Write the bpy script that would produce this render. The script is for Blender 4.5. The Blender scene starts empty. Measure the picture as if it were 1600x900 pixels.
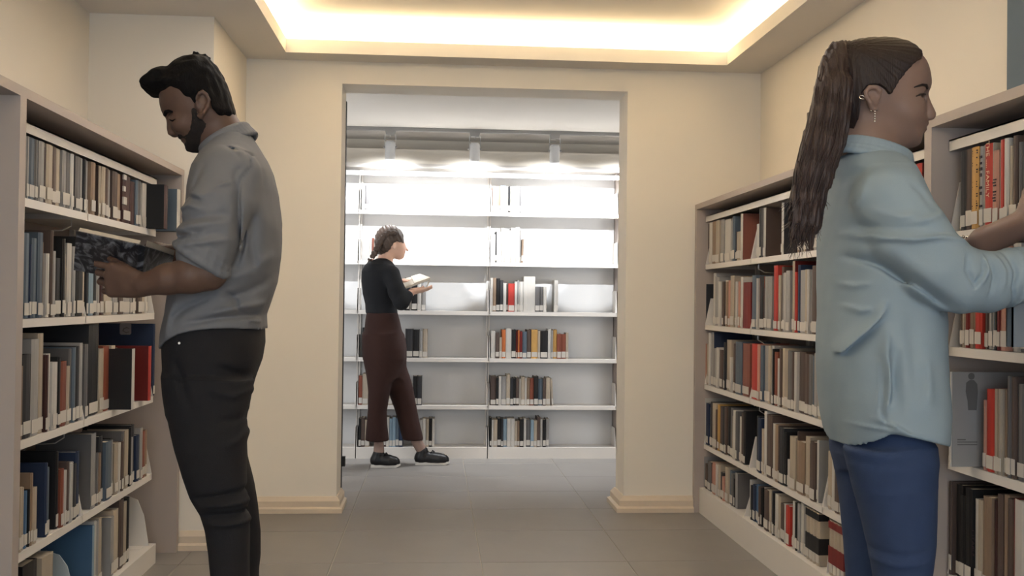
import bpy, bmesh, math, random
import numpy as np
from mathutils import Vector, Matrix
random.seed(7)
C = bpy.context.scene.collection
S = bpy.context.scene
# ---------------------------------------------------------------- camera
F = 1600.0; CH = 1.06
YAW = math.atan(120/1600); PIT = math.atan(21.5/1600); ROLL = .012
fwd = np.array([math.sin(YAW)*math.cos(PIT), math.cos(YAW)*math.cos(PIT), math.sin(PIT)])
_rt = np.array([math.cos(YAW), -math.sin(YAW), 0.0]); _up = np.cross(_rt, fwd)
rgt = _rt*math.cos(ROLL)+_up*math.sin(ROLL); upv = _up*math.cos(ROLL)-_rt*math.sin(ROLL)
cam = bpy.data.objects.new('camera', bpy.data.cameras.new('camera')); C.objects.link(cam)
cam.data.sensor_width = 36; cam.data.lens = 36; cam.data.clip_start = .05
m = Matrix.Identity(4)
for i in range(3):
    m[i][0] = rgt[i]; m[i][1] = upv[i]; m[i][2] = -fwd[i]
m[2][3] = CH
cam.matrix_world = m
S.camera = cam
# measuring helpers: where a point of the photograph lies on a plane of the room
O = np.array([0, 0, CH])
def _ray(px, py): return fwd + rgt*(px-800)/F - upv*(py-450)/F
def on_y(px, py, y): d = _ray(px, py); return O + d*y/d[1]
def on_x(px, py, x): d = _ray(px, py); return O + d*x/d[0]
def on_z(px, py, z): d = _ray(px, py); return O + d*(z-CH)/d[2]
# ---------------------------------------------------------------- world and light
w = bpy.data.worlds.new('world'); S.world = w; w.use_nodes = True
w.node_tree.nodes['Background'].inputs[0].default_value = (.62, .72, .85, 1)
w.node_tree.nodes['Background'].inputs[1].default_value = .35
def area(name, loc, size, rot, power, col, size_y=None, spread=None):
    l = bpy.data.lights.new(name, 'AREA'); l.energy = power; l.color = col
    l.shape = 'RECTANGLE'; l.size = size; l.size_y = size_y or size
    if spread: l.spread = spread
    o = bpy.data.objects.new(name, l); C.objects.link(o); o.location = loc; o.rotation_euler = rot
    return o
WARM = (1.0, .80, .50)
PI = math.pi
# LED strips lying in the ceiling tray, shining up
area('cove_strip_light', (.355, 5.07, 2.33), 2.1, (PI, 0, 0), 20, WARM, .03)
area('cove_strip_light', (.355, -.65, 2.33), 2.1, (PI, 0, 0), 20, WARM, .03)
area('cove_strip_light', (-.79, 2.2, 2.33), .03, (PI, 0, 0), 34, WARM, 5.5)
area('cove_strip_light', (1.50, 2.2, 2.33), .03, (PI, 0, 0), 21, WARM, 5.5)
# cool daylight from the window behind the camera
area('window_daylight', (.1, -1.4, 1.35), 2.4, (PI/2, 0, 0), 42, (.80, .90, 1.0), 1.6)
area('tray_fill_light', (.0, 3.5, 2.40), 1.2, (0, 0, 0), 15, (1.0, .92, .84), 1.2)  # unseen fill light added in the tray to brighten walls and floor
area('reading_room_fill', (-1.35, 5.44, 1.1), .9, (PI/2, 0, 0), 12, (.93, .96, 1.0), 1.5)  # this and the next two: unseen fill lights added for the reading room
area('reading_room_fill', (2.1, 5.44, 1.1), .9, (PI/2, 0, 0), 12, (.93, .96, 1.0), 1.5)
area('reading_room_fill', (-2.9, 6.2, 1.3), 1.2, (PI/2, 0, -PI/2), 5, (.93, .96, 1.0), 1.6)
S.view_settings.view_transform = 'Standard'; S.view_settings.look = 'None'
S.view_settings.gamma = 1; S.view_settings.exposure = 0.34
S.view_settings.use_curve_mapping = False
# ---------------------------------------------------------------- materials
def lin(c): return tuple(((v+.055)/1.055)**2.4 if v > .04045 else v/12.92 for v in c)
def mat(name, rgb, rough=.6, noise=0, scale=20, bump=0, bscale=200, spec=.3, metal=0, vary=0, emit=0, sub=0, stretch=None):
    M = bpy.data.materials.new(name); M.use_nodes = True
    nt = M.node_tree; b = nt.nodes['Principled BSDF']
    col = lin(rgb)
    b.inputs['Base Color'].default_value = (*col, 1); b.inputs['Roughness'].default_value = rough
    b.inputs['Metallic'].default_value = metal; b.inputs['Specular IOR Level'].default_value = spec
    if sub:
        b.inputs['Subsurface Weight'].default_value = sub; b.inputs['Subsurface Radius'].default_value = (.012, .005, .003); b.inputs['Subsurface Scale'].default_value = 1
    src = None
    tc = nt.nodes.new('ShaderNodeTexCoord'); vec = tc.outputs['Object']
    if stretch:
        mp = nt.nodes.new('ShaderNodeMapping'); mp.inputs['Scale'].default_value = stretch
        nt.links.new(vec, mp.inputs[0]); vec = mp.outputs[0]
    if noise:
        n = nt.nodes.new('ShaderNodeTexNoise'); n.inputs['Scale'].default_value = scale; n.inputs['Detail'].default_value = 5
        nt.links.new(vec, n.inputs['Vector'])
        r = nt.nodes.new('ShaderNodeMapRange'); r.inputs[3].default_value = 1-noise; r.inputs[4].default_value = 1+noise
        nt.links.new(n.outputs[0], r.inputs[0])
        mx = nt.nodes.new('ShaderNodeVectorMath'); mx.operation = 'SCALE'; mx.inputs[0].default_value = col
        nt.links.new(r.outputs[0], mx.inputs['Scale']); src = mx.outputs[0]
    if vary:
        oi = nt.nodes.new('ShaderNodeObjectInfo'); r = nt.nodes.new('ShaderNodeMapRange')
        r.inputs[3].default_value = 1-vary; r.inputs[4].default_value = 1+vary
        nt.links.new(oi.outputs['Random'], r.inputs[0])
        mx = nt.nodes.new('ShaderNodeVectorMath'); mx.operation = 'SCALE'
        if src: nt.links.new(src, mx.inputs[0])
        else: mx.inputs[0].default_value = col
        nt.links.new(r.outputs[0], mx.inputs['Scale']); src = mx.outputs[0]
    if src: nt.links.new(src, b.inputs['Base Color'])
    if bump:
        n = nt.nodes.new('ShaderNodeTexNoise'); n.inputs['Scale'].default_value = bscale; n.inputs['Detail'].default_value = 4
        nt.links.new(vec, n.inputs['Vector'])
        bp = nt.nodes.new('ShaderNodeBump'); bp.inputs['Strength'].default_value = bump; bp.inputs['Distance'].default_value = .004
        nt.links.new(n.outputs[0], bp.inputs['Height']); nt.links.new(bp.outputs[0], b.inputs['Normal'])
    if emit:
        b.inputs['Emission Color'].default_value = (*col, 1); b.inputs['Emission Strength'].default_value = emit
    return M
M_wall = mat('wall_paint', (.88, .85, .80), .85, .03, 3, .05, 300)
M_ceil = mat('ceiling_paint', (.86, .84, .81), .9, .02, 3)
M_base = mat('baseboard_tile', (.80, .74, .66), .45, .06, 30)
M_tile = mat('floor_tile', (.50, .485, .47), .42, .09, 5, .03, 60, .35, vary=.05)
M_grout = mat('grout', (.66, .63, .59), .8)
M_case = mat('case_board', (.65, .605, .575), .5, .02, 8)
M_caseg = mat('case_board_back', (.60, .56, .54), .6)
M_metal = mat('white_metal', (.83, .81, .785), .4, .01, 8)
M_rear = mat('rear_board', (.80, .80, .80), .5)
M_blue = mat('blue_grey_paint', (.36, .42, .47), .7, .04, 6)
M_rail = mat('track_grey', (.55, .54, .53), .4)
M_lamp = mat('lamp_shell', (.74, .74, .74), .35)
M_dark = mat('dark_rubber', (.08, .08, .08), .5)
M_page = mat('paper', (.74, .70, .64), .8, .08, 60)
M_lab = mat('label_paper', (.74, .72, .69), .6, vary=.06)
M_plate = mat('bookend_plate', (.66, .70, .72), .4)
# ---------------------------------------------------------------- mesh helpers
def raw(name, V, Fc, material, parent=None, smooth=False):
    me = bpy.data.meshes.new(name); me.from_pydata([tuple(v) for v in V], [], Fc); me.update()
    if isinstance(material, (list, tuple)):
        for k in material: me.materials.append(k)
    else: me.materials.append(material)
    if smooth: me.polygons.foreach_set('use_smooth', [True]*len(me.polygons))
    o = bpy.data.objects.new(name, me); C.objects.link(o)
    if parent: o.parent = parent
    return o
BOXF = [(0, 3, 2, 1), (4, 5, 6, 7), (0, 1, 5, 4), (1, 2, 6, 5), (2, 3, 7, 6), (3, 0, 4, 7)]
class MB:
    def __init__(s): s.V = []; s.F = []
    def box(s, x0, x1, y0, y1, z0, z1):
        if x0 > x1: x0, x1 = x1, x0
        if y0 > y1: y0, y1 = y1, y0
        if z0 > z1: z0, z1 = z1, z0
        n = len(s.V)
        s.V += [(x0, y0, z0), (x1, y0, z0), (x1, y1, z0), (x0, y1, z0), (x0, y0, z1), (x1, y0, z1), (x1, y1, z1), (x0, y1, z1)]
        s.F += [tuple(i+n for i in f) for f in BOXF]; return s
    def prism(s, poly, fn, a, b):          # poly of 2D points extruded from a to b; fn(u,v,t)->xyz
        n = len(s.V); k = len(poly)
        s.V += [fn(u, v, a) for u, v in poly]+[fn(u, v, b) for u, v in poly]
        s.F += [tuple(n+i for i in range(k))[::-1], tuple(n+k+i for i in range(k))]
        s.F += [(n+i, n+(i+1) % k, n+k+(i+1) % k, n+k+i) for i in range(k)]; return s
    def quadbox(s, q, off):                # four corners and an offset vector
        n = len(s.V); off = np.array(off)
        s.V += [tuple(p) for p in q]+[tuple(np.array(p)+off) for p in q]
        s.F += [tuple(i+n for i in f) for f in BOXF]; return s
    def tube(s, pts, rad, seg=8, cap=True):
        pts = [Vector(p) for p in pts]; rr = rad if isinstance(rad, (list, tuple)) else [rad]*len(pts)
        base = len(s.V); prev = None
        for i, p in enumerate(pts):
            t = (pts[min(i+1, len(pts)-1)]-pts[max(i-1, 0)]).normalized()
            u = prev - t*prev.dot(t) if prev is not None else t.orthogonal()
            if u.length < 1e-6: u = t.orthogonal()
            u.normalize(); prev = u; v = t.cross(u)
            for k in range(seg):
                a = 2*PI*k/seg; s.V.append(tuple(p+(u*math.cos(a)+v*math.sin(a))*rr[i]))
        for i in range(len(pts)-1):
            for k in range(seg):
                a = base+i*seg+k; b = base+i*seg+(k+1) % seg
                s.F.append((a, b, b+seg, a+seg))
        if cap:
            s.F.append(tuple(base+k for k in range(seg))[::-1]); e = base+(len(pts)-1)*seg
            s.F.append(tuple(e+k for k in range(seg)))
        return s
    def lathe(s, prof, c, axis=Vector((0, 0, 1)), seg=20):
        axis = Vector(axis).normalized(); u = axis.orthogonal().normalized(); v = axis.cross(u); c = Vector(c); base = len(s.V)
        for r, h in prof:
            for k in range(seg):
                a = 2*PI*k/seg; s.V.append(tuple(c+axis*h+(u*math.cos(a)+v*math.sin(a))*max(r, 1e-4)))
        for i in range(len(prof)-1):
            for k in range(seg):
                a = base+i*seg+k; b = base+i*seg+(k+1) % seg
                s.F.append((a, b, b+seg, a+seg))
        s.F.append(tuple(base+k for k in range(seg))[::-1]); e = base+(len(prof)-1)*seg
        s.F.append(tuple(e+k for k in range(seg))); return s
    def build(s, name, material, parent=None, smooth=False): return raw(name, s.V, s.F, material, parent, smooth)
def struct(o): o['kind'] = 'structure'; return o
def tag(o, label, cat, group=None):
    o['label'] = label; o['category'] = cat
    if group: o['group'] = group
    return o
def thing(name, loc, label, cat, group=None):
    o = bpy.data.objects.new(name, None); C.objects.link(o); o.location = loc; o.empty_display_size = .1
    bpy.context.view_layer.update() if False else None
    return tag(o, label, cat, group)
def adopt(root):
    """children were built in world coordinates: keep them where they are under a root that has a location"""
    for ch in root.children: pass
def part(mb, name, material, root, smooth=False):
    o = mb.build(name, material, None, smooth); o.parent = root
    o.matrix_parent_inverse = Matrix.Translation(root.location).inverted(); return o
# ================================================================ the setting
CZ = 2.255                      # ceiling height of the front room
XL, XR = -1.467, 1.665          # side walls
YW, YW2 = 5.17, 5.40            # wall with the opening, front and rear face
OXL, OXR, OZ = -.478, .97, 2.143
TX0, TX1, TY0, TY1 = -.735, 1.44, -.6, 5.01     # opening of the ceiling tray
# floor: slab with grout, every tile a piece of its own
fl = MB().box(-3.0, 3.4, -1.6, 7.4, -.08, -.004).build('floor', M_grout); struct(fl)
xs = [-2.8, -2.2, -1.6, -1.0, -.4, .2, .8, 1.4, 2.0, 2.6, 3.2]
ys = [-1.25, -.67, -.09, .49, 1.08, 1.67, 2.26, 2.84, 3.42, 4.0-.41+.58, 4.745, 5.24, 5.73, 6.21, 6.70, 7.28]
ys[8] = 3.59; ys[7] = 3.01; ys[6] = 2.43; ys[5] = 1.85; ys[4] = 1.27; ys[3] = .69; ys[2] = .11; ys[1] = -.47; ys[0] = -1.05
tiles = {}
for i in range(len(xs)-1):
    for j in range(len(ys)-1):
        wx, wy = xs[i+1]-xs[i]-.004, ys[j+1]-ys[j]-.004
        if ys[j] < 5.2 and (xs[i+1] < -1.7 or xs[i] > 1.9): continue
        key = (round(wx, 3), round(wy, 3))
        if key not in tiles:
            b = .0012
            V = [(0, 0, -.006), (wx, 0, -.006), (wx, wy, -.006), (0, wy, -.006), (0, 0, -b), (wx, 0, -b), (wx, wy, -b), (0, wy, -b),
                 (b, b, 0), (wx-b, b, 0), (wx-b, wy-b, 0), (b, wy-b, 0)]
            Fq = [(0, 3, 2, 1), (0, 1, 5, 4), (1, 2, 6, 5), (2, 3, 7, 6), (3, 0, 4, 7), (4, 5, 9, 8), (5, 6, 10, 9), (6, 7, 11, 10), (7, 4, 8, 11), (8, 9, 10, 11)]
            me = bpy.data.meshes.new('floor_tile'); me.from_pydata(V, [], Fq); me.materials.append(M_tile); tiles[key] = me
        o = bpy.data.objects.new('floor_tile', tiles[key]); C.objects.link(o); o.parent = fl
        o.location = (xs[i]+.002, ys[j]+.002, 0)
# walls
struct(MB().box(XL-.1, XL, -1.5, YW, 0, CZ+.02).box(XL, -.951, 4.42, YW, 0, CZ+.02).build('wall_left', M_wall))
struct(MB().box(XR, XR+.1, -1.5, YW, 0, CZ+.02).build('wall_right', M_wall))
wf = MB().box(XL-.1, OXL, YW, YW2, 0, CZ+.02).box(OXR, XR+.1, YW, YW2, 0, CZ+.02).box(OXL, OXR, YW, YW2, OZ, CZ+.02)
struct(wf.build('wall_far', M_wall))
# wall behind the camera, with the window the daylight comes through
struct(MB().box(XL-.1, -1.1, -1.6, -1.5, 0, CZ+.4).box(1.3, XR+.1, -1.6, -1.5, 0, CZ+.4).box(-1.1, 1.3, -1.6, -1.5, 0, .5).box(-1.1, 1.3, -1.6, -1.5, 2.15, CZ+.4).build('wall_near', M_wall))
# ceiling with the sunken tray: lip, ledge behind it, upper slab
ZT = 2.415
cm = MB().box(XL-.1, TX0, -1.5, YW, CZ, CZ+.066).box(TX1, XR+.1, -1.5, YW, CZ, CZ+.066).box(TX0, TX1, TY1, YW, CZ, CZ+.066).box(TX0, TX1, -1.5, TY0, CZ, CZ+.066)
cm.box(XL-.1, XR+.1, -1.5, YW2, ZT, ZT+.05)
struct(cm.build('ceiling', M_ceil))
# upper sides of the tray, set back behind the lip
cs = MB().box(TX0-.14, TX0-.12, TY0-.14, TY1+.14, CZ+.066, ZT).box(TX1+.12, TX1+.14, TY0-.14, TY1+.14, CZ+.066, ZT)
cs.box(TX0-.12, TX1+.12, TY1+.12, TY1+.14, CZ+.066, ZT).box(TX0-.12, TX1+.12, TY0-.14, TY0-.12, CZ+.066, ZT)
struct(cs.build('trim_1', M_ceil))
M_led = mat('led_strip', (1, .86, .6), .5, emit=6)
for (a, b, c, d) in ((TX0-.02, TX1+.02, 5.055, 5.075), (-.80, -.785, TY0, TY1), (1.495, 1.51, TY0, TY1)):
    tag(MB().box(a, b, c, d, CZ+.066, CZ+.071).build('led_strip', M_led), ('warm LED strip lying behind the far lip of the ceiling tray' if b-a > 1 else 'warm LED strip hidden behind the %s lip of the ceiling tray' % ('left' if a < 0 else 'right')), 'lighting strip')
# blue-grey painted stretch of the right wall over the near bay
bp = on_x(1580, 0, XR)
struct(MB().box(XR-.012, XR+.01, .2, bp[1], 1.62, CZ).build('trim_2', M_blue))
# baseboards: two-step profile
def bprof(d): return [(0, 0), (d, 0), (d, .022), (d*.62, .030), (d*.62, .058), (d*.2, .080), (0, .080)]
def sweep(name, runs):
    """baseboard profile swept along a floor line with mitred corners; the room lies to the right of the line"""
    V = []; Fc = []
    for path, dep in runs:
        pr = bprof(dep); n0 = len(V); P = [np.array(p, float) for p in path]; N = len(P); k = len(pr)
        for i, p in enumerate(P):
            ds = []
            if i > 0: ds.append((p-P[i-1])/np.linalg.norm(p-P[i-1]))
            if i < N-1: ds.append((P[i+1]-p)/np.linalg.norm(P[i+1]-p))
            off = sum(np.array([d[1], -d[0]]) for d in ds)
            if len(ds) == 2 and abs(ds[0]@ds[1]) > .9: off = off/2
            for u, v in pr: V.append((p[0]+off[0]*u, p[1]+off[1]*u, v))
        for i in range(N-1):
            for q in range(k):
                a = n0+i*k+q; b = n0+i*k+(q+1) % k; Fc.append((a, b, b+k, a+k))
        Fc.append(tuple(n0+q for q in range(k))); Fc.append(tuple(n0+(N-1)*k+q for q in range(k))[::-1])
    me = raw(name, V, Fc, M_base); bm = bmesh.new(); bm.from_mesh(me.data); bmesh.ops.recalc_face_normals(bm, faces=bm.faces); bm.to_mesh(me.data); bm.free(); struct(me)
sweep('baseboard_left', [([(-1.06, 4.42), (-.951, 4.42), (-.951, YW-.031)], .03)])
sweep('baseboard_far', [([(-.951, YW), (OXL, YW), (OXL, YW2), (OXL-.4, YW2)], .03), ([(OXR+.4, YW2), (OXR, YW2), (OXR, YW), (1.325, YW)], .04)])
# reading room behind the opening
RZ = 2.20
struct(MB().box(-3.0, 3.4, YW2, 7.4, RZ, RZ+.08).build('ceiling', M_ceil))
struct(MB().box(-3.0, 3.4, 7.30, 7.4, 0, RZ).build('wall_back', M_wall))
struct(MB().box(-3.1, -3.0, YW2-.2, 7.4, 0, RZ+.08).build('wall_rear_left', M_wall))
struct(MB().box(3.4, 3.5, YW2-.2, 7.4, 0, RZ+.08).build('wall_rear_right', M_wall))
struct(MB().box(-3.0, XL-.1, YW2-.1, YW2, 0, RZ).box(XR+.1, 3.4, YW2-.1, YW2, 0, RZ).build('wall_rear_near', M_wall))
# soffit above the rear bookcases
struct(MB().box(-3.0, 3.4, 7.13, 7.30, 1.99, 2.11).build('trim_3', M_wall))
# dark edge and hinge of the door leaf folded against the left jamb
dl = thing('door_leaf', (OXL+.02, 5.45, 0), 'thin dark door leaf folded open behind the left jamb of the opening', 'door')
part(MB().box(OXL-.02, OXL+.003, 5.405, 5.44, .02, 2.1), 'leaf', M_dark, dl)
part(MB().box(OXL+.003, OXL+.02, 5.405, 5.44, .19, .24), 'hinge', M_dark, dl)
# ================================================================ track with spotlights
tr = thing('light_track', (.3, 6.78, RZ), 'grey ceiling track running across the reading room above the tall shelves', 'track')
part(MB().box(-2.4, 2.9, 6.765, 6.795, RZ-.022, RZ), 'rail', M_rail, tr)
M_bulb = mat('lamp_lens', (1, .98, .95), .3, emit=3)
def spot(px, idx, label):
    x = on_y(px, 212, 6.78)[0]
    t = thing('track_spotlight', (x, 6.78, RZ-.022), label, 'spotlight', 'spotlights on the ceiling track')
    part(MB().prism([(-.035, 0), (.035, 0), (.028, -.028), (-.028, -.028)], lambda u, v, q: (x+u, q, RZ-.022+v), 6.762, 6.798), 'adapter', M_rail, t)
    y = MB().tube([(x-.035, 6.78, RZ-.045), (x-.037, 6.78, RZ-.12)], .0018, 6).tube([(x+.035, 6.78, RZ-.045), (x+.037, 6.78, RZ-.12)], .0018, 6)
    part(y, 'yoke', M_lamp, t)
    ax = Vector((0, .10, -1)).normalized()
    c = Vector((x, 6.775, RZ-.10))
    part(MB().lathe([(.008, -.012), (.024, -.010), (.032, .0), (.034, .02), (.034, .10), (.030, .112), (.028, .112)], c, ax, 24), 'lamp_head', M_lamp, t, True)
    part(MB().lathe([(.027, .1125), (.027, .1135)], c, ax, 20), 'lens', M_bulb, t)
    part(MB().lathe([(.007, 0), (.007, .012)], c+Vector((-.044, 0, -.03)), Vector((1, 0, 0)), 10).lathe([(.007, 0), (.007, .012)], c+Vector((.032, 0, -.03)), Vector((1, 0, 0)), 10), 'screw', M_rail, t)
    part(MB().tube([(x, 6.77, RZ-.05), (x+.004, 6.765, RZ-.07), (x-.03, 6.765, RZ-.075), (x-.04, 6.765, RZ-.083), (x-.01, 6.77, RZ-.10)], .002, 5), 'cable', M_rail, t)
    l = bpy.data.lights.new('spot_beam', 'SPOT'); l.energy = 38; l.spot_size = math.radians(150); l.spot_blend = .5; l.color = (.93, .96, 1); l.shadow_soft_size = .03
    lo = bpy.data.objects.new('spot_beam', l); C.objects.link(lo)
    lo.location = c+ax*.125; lo.rotation_euler = Vector((0, .62, -1)).to_track_quat('-Z', 'Y').to_euler()
spot(610, 0, 'white track spotlight leftmost in view, above the reading woman')
spot(742, 1, 'white track spotlight second from left, over the shelf upright')
spot(867, 2, 'white track spotlight third from left, right of the shelf upright')
spot(985, 3, 'white track spotlight half hidden by the right jamb of the opening')

# added unseen light bar in the ceiling inside the opening, washing the upper shelves
bar = thing('added_light_bar', (0, 5.50, RZ), 'slim added light bar of small spotlights, unseen behind the lintel', 'light')
part(MB().box(-1.7, 1.8, 5.485, 5.515, RZ-.003, RZ), 'housing', M_lamp, bar)
for k in range(7):
    x = -1.45+.5*k
    part(MB().lathe([(.030, -.003), (.034, -.004), (.034, -.008), (.026, -.009), (.026, -.004)], (x, 5.50, RZ), (0, 0, 1), 20), 'added_lamp_ring', M_lamp, bar)
    l = bpy.data.lights.new('added_wash_beam', 'SPOT'); l.energy = 105; l.spot_size = math.radians(30); l.spot_blend = .25; l.color = (.94, .97, 1); l.shadow_soft_size = .012
    lo = bpy.data.objects.new('added_wash_beam', l); C.objects.link(lo); lo.location = (x, 5.50, RZ-.015); lo.rotation_euler = Vector((0, 1, -.42)).to_track_quat('-Z', 'Y').to_euler()
# ================================================================ bookcases
def bracket(parent, mp, y, z, depth, h=.135):
    """slanted metal end plate; mp(u, y, z): u = distance behind the shelf front"""
    b = MB(); b.prism([(0, 0), (.028, h), (depth, h), (depth, -.02), (0, -.02)], lambda u, v, t: mp(u, t, z+v), y-.0015, y+.0015)
    o = part(b, 'bracket', M_metal, parent); return o
def side_case(name, label, xf, xb, xs_, top, tops, base, bays, panels, yr):
    """xf front, xb back, xs_ shelf front; sgn = into the case"""
    sgn = 1 if xb > xf else -1
    t = thing(name, ((xf+xb)/2, (yr[0]+yr[1])/2, 0), label, 'bookcase')
    part(MB().box(xf, xb, yr[0], yr[1], top-.026, top), 'top_panel', M_case, t)
    part(MB().box(xb-sgn*.012, xb, yr[0], yr[1], 0, top-.026), 'back_panel', M_caseg, t)
    for a, b in panels: part(MB().box(xf, xb-sgn*.012, a, b, 0, top-.026), 'side_panel', M_case, t)
    mp = lambda u, y, z: (xs_+sgn*u, y, z)
    dep = abs(xb-xs_)-.014
    for a, b in bays:
        ztop = top-.06
        part(MB().box(xs_, xs_+sgn*.003, a, b, ztop-.03, ztop).box(xs_, xs_+sgn*dep, a, b, ztop-.004, ztop), 'top_shelf', M_metal, t)
        for z in tops:
            part(MB().box(xs_, xs_+sgn*dep, a+.001, b-.001, z-.004, z).box(xs_, xs_+sgn*.004, a+.001, b-.001, z-.024, z-.004), 'shelf', M_metal, t)
            bracket(t, mp, a+.004, z, dep); bracket(t, mp, b-.004, z, dep)
        part(MB().box(xs_-sgn*.02, xs_+sgn*dep, a, b, 0, base), 'plinth', M_metal, t)
        for y in (a+.012, b-.012):     # slotted uprights at the back
            part(MB().box(xb-sgn*.03, xb-sgn*.012, y-.01, y+.01, base, top-.07), 'upright', M_metal, t)
    return t
L_T = [1.328, .997, .665, .357]; L_B = .078
R_T = [1.26, .954, .652, .35]; R_B = .128
XSL, XSR = -1.12, 1.372
case_l = side_case('bookcase', 'long low bookcase along the left wall behind the bearded man', -1.06, XL+.005, XSL, 1.597, L_T, L_B,
    [(2.735, 3.39), (3.39, 4.2)], [(4.362, 4.395), (2.69, 2.73)], (1.6, 4.40))
case_r = side_case('bookcase', 'long low bookcase along the right wall behind the woman in denim shirt', 1.325, XR-.005, XSR, 1.568, R_T, R_B,
    [(1.82, 2.65), (2.70, 3.53), (3.53, 4.375), (4.375, 5.13)], [(5.132, 5.162), (2.655, 2.695), (1.78, 1.815)], (1.78, 5.165))
# rear shelving, seen square on through the opening
B_T = [1.665, 1.325, .992, .675, .356]; B_B = .075
YB = 6.92
def rear_case(label, x0, x1, ups, post=None):
    t = thing('shelving_unit', ((x0+x1)/2, 7.0, 0), label, 'shelving')
    part(MB().box(x0, x1, YB+.01, 7.118, 1.955, 1.985), 'top_panel', M_metal, t)
    part(MB().box(x0, x1, 7.10, 7.118, 0, 1.955), 'back_panel', M_rear, t)
    for u in ups: part(MB().box(u-.012, u-.002, 7.075, 7.10, .0, 1.955).box(u+.002, u+.012, 7.075, 7.10, 0, 1.955), 'upright', M_metal, t)
    mp = lambda u, y, z: (y, YB+u, z)
    for a, b in zip([x0]+ups, ups+[x1]):
        part(MB().box(a+.002, b-.002, YB, 7.09, 1.925, 1.93).box(a+.002, b-.002, YB, YB+.004, 1.90, 1.925), 'top_shelf', M_metal, t)
        for z in B_T:
            part(MB().box(a+.002, b-.002, YB, 7.09, z-.004, z).box(a+.002, b-.002, YB, YB+.004, z-.026, z-.004), 'shelf', M_metal, t)
            for s_ in (a+.006, b-.006): bracket(t, mp, s_, z, .17, .15)
        part(MB().box(a+.003, b-.003, YB-.005, 7.09, 0, B_B), 'plinth', M_metal, t)
        for s_ in (a+.006, b-.006): bracket(t, mp, s_, B_B, .17, .13)
    return t
case_b = rear_case('tall white metal shelving behind the reading woman', -2.2, 1.245, [-1.39, -.517, .366])
case_c = rear_case('sliver of white shelving seen between beige post and right jamb', 1.312, 2.6, [])
tag(MB().box(1.249, 1.309, YB-.02, 7.118, 0, 1.955).build('shelf_post', M_case), 'beige full height post dividing the rear shelving', 'post')
# ================================================================ books
PAL = {'w': (.80, .78, .75), 'c': (.72, .66, .58), 't': (.58, .48, .39), 'g': (.42, .41, .41), 'G': (.62, .61, .60), 'd': (.20, .20, .215),
       'k': (.11, .105, .11), 'b': (.14, .20, .32), 'B': (.25, .40, .55), 'r': (.50, .12, .11), 'R': (.76, .20, .16), 'm': (.27, .14, .13),
       'n': (.36, .29, .26), 'o': (.80, .42, .20), 'y': (.82, .62, .32), 'p': (.78, .55, .47), 's': (.35, .41, .47), 'l': (.55, .65, .72), 'q': (.58, .33, .27), 'x': (.55, .28, .20)}
PAL = {k: tuple(.90*(.12*sum(v)/3+.88*c) for c in v) for k, v in PAL.items()}
CN = {'w': 'white', 'c': 'cream', 't': 'tan', 'g': 'grey', 'G': 'pale grey', 'd': 'charcoal', 'k': 'black', 'b': 'navy', 'B': 'mid blue', 'r': 'dark red', 'R': 'bright red',
      'm': 'maroon', 'n': 'brown', 'o': 'orange', 'y': 'golden yellow', 'p': 'pinkish', 's': 'slate blue', 'l': 'pale blue', 'q': 'rust brown', 'x': 'brick red'}
BM = {k: mat('book_cloth_'+CN[k].replace(' ', '_'), v, .55, .12, 14, vary=.12) for k, v in PAL.items()}
ORD = ['', 'first', 'second', 'third', 'fourth', 'fifth', 'sixth', 'seventh', 'eighth', 'ninth', 'tenth', 'eleventh', 'twelfth', 'thirteenth', 'fourteenth', 'fifteenth',
       'sixteenth', 'seventeenth', 'eighteenth', 'nineteenth', 'twentieth']
def ordn(n):
    if n <= 20: return ORD[n]
    tens = {2: 'twenty', 3: 'thirty', 4: 'forty', 5: 'fifty'}[n//10]
    return tens.replace('ty', 'tieth') if n % 10 == 0 else tens+'-'+ORD[n % 10]
BOOKS = []
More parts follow.
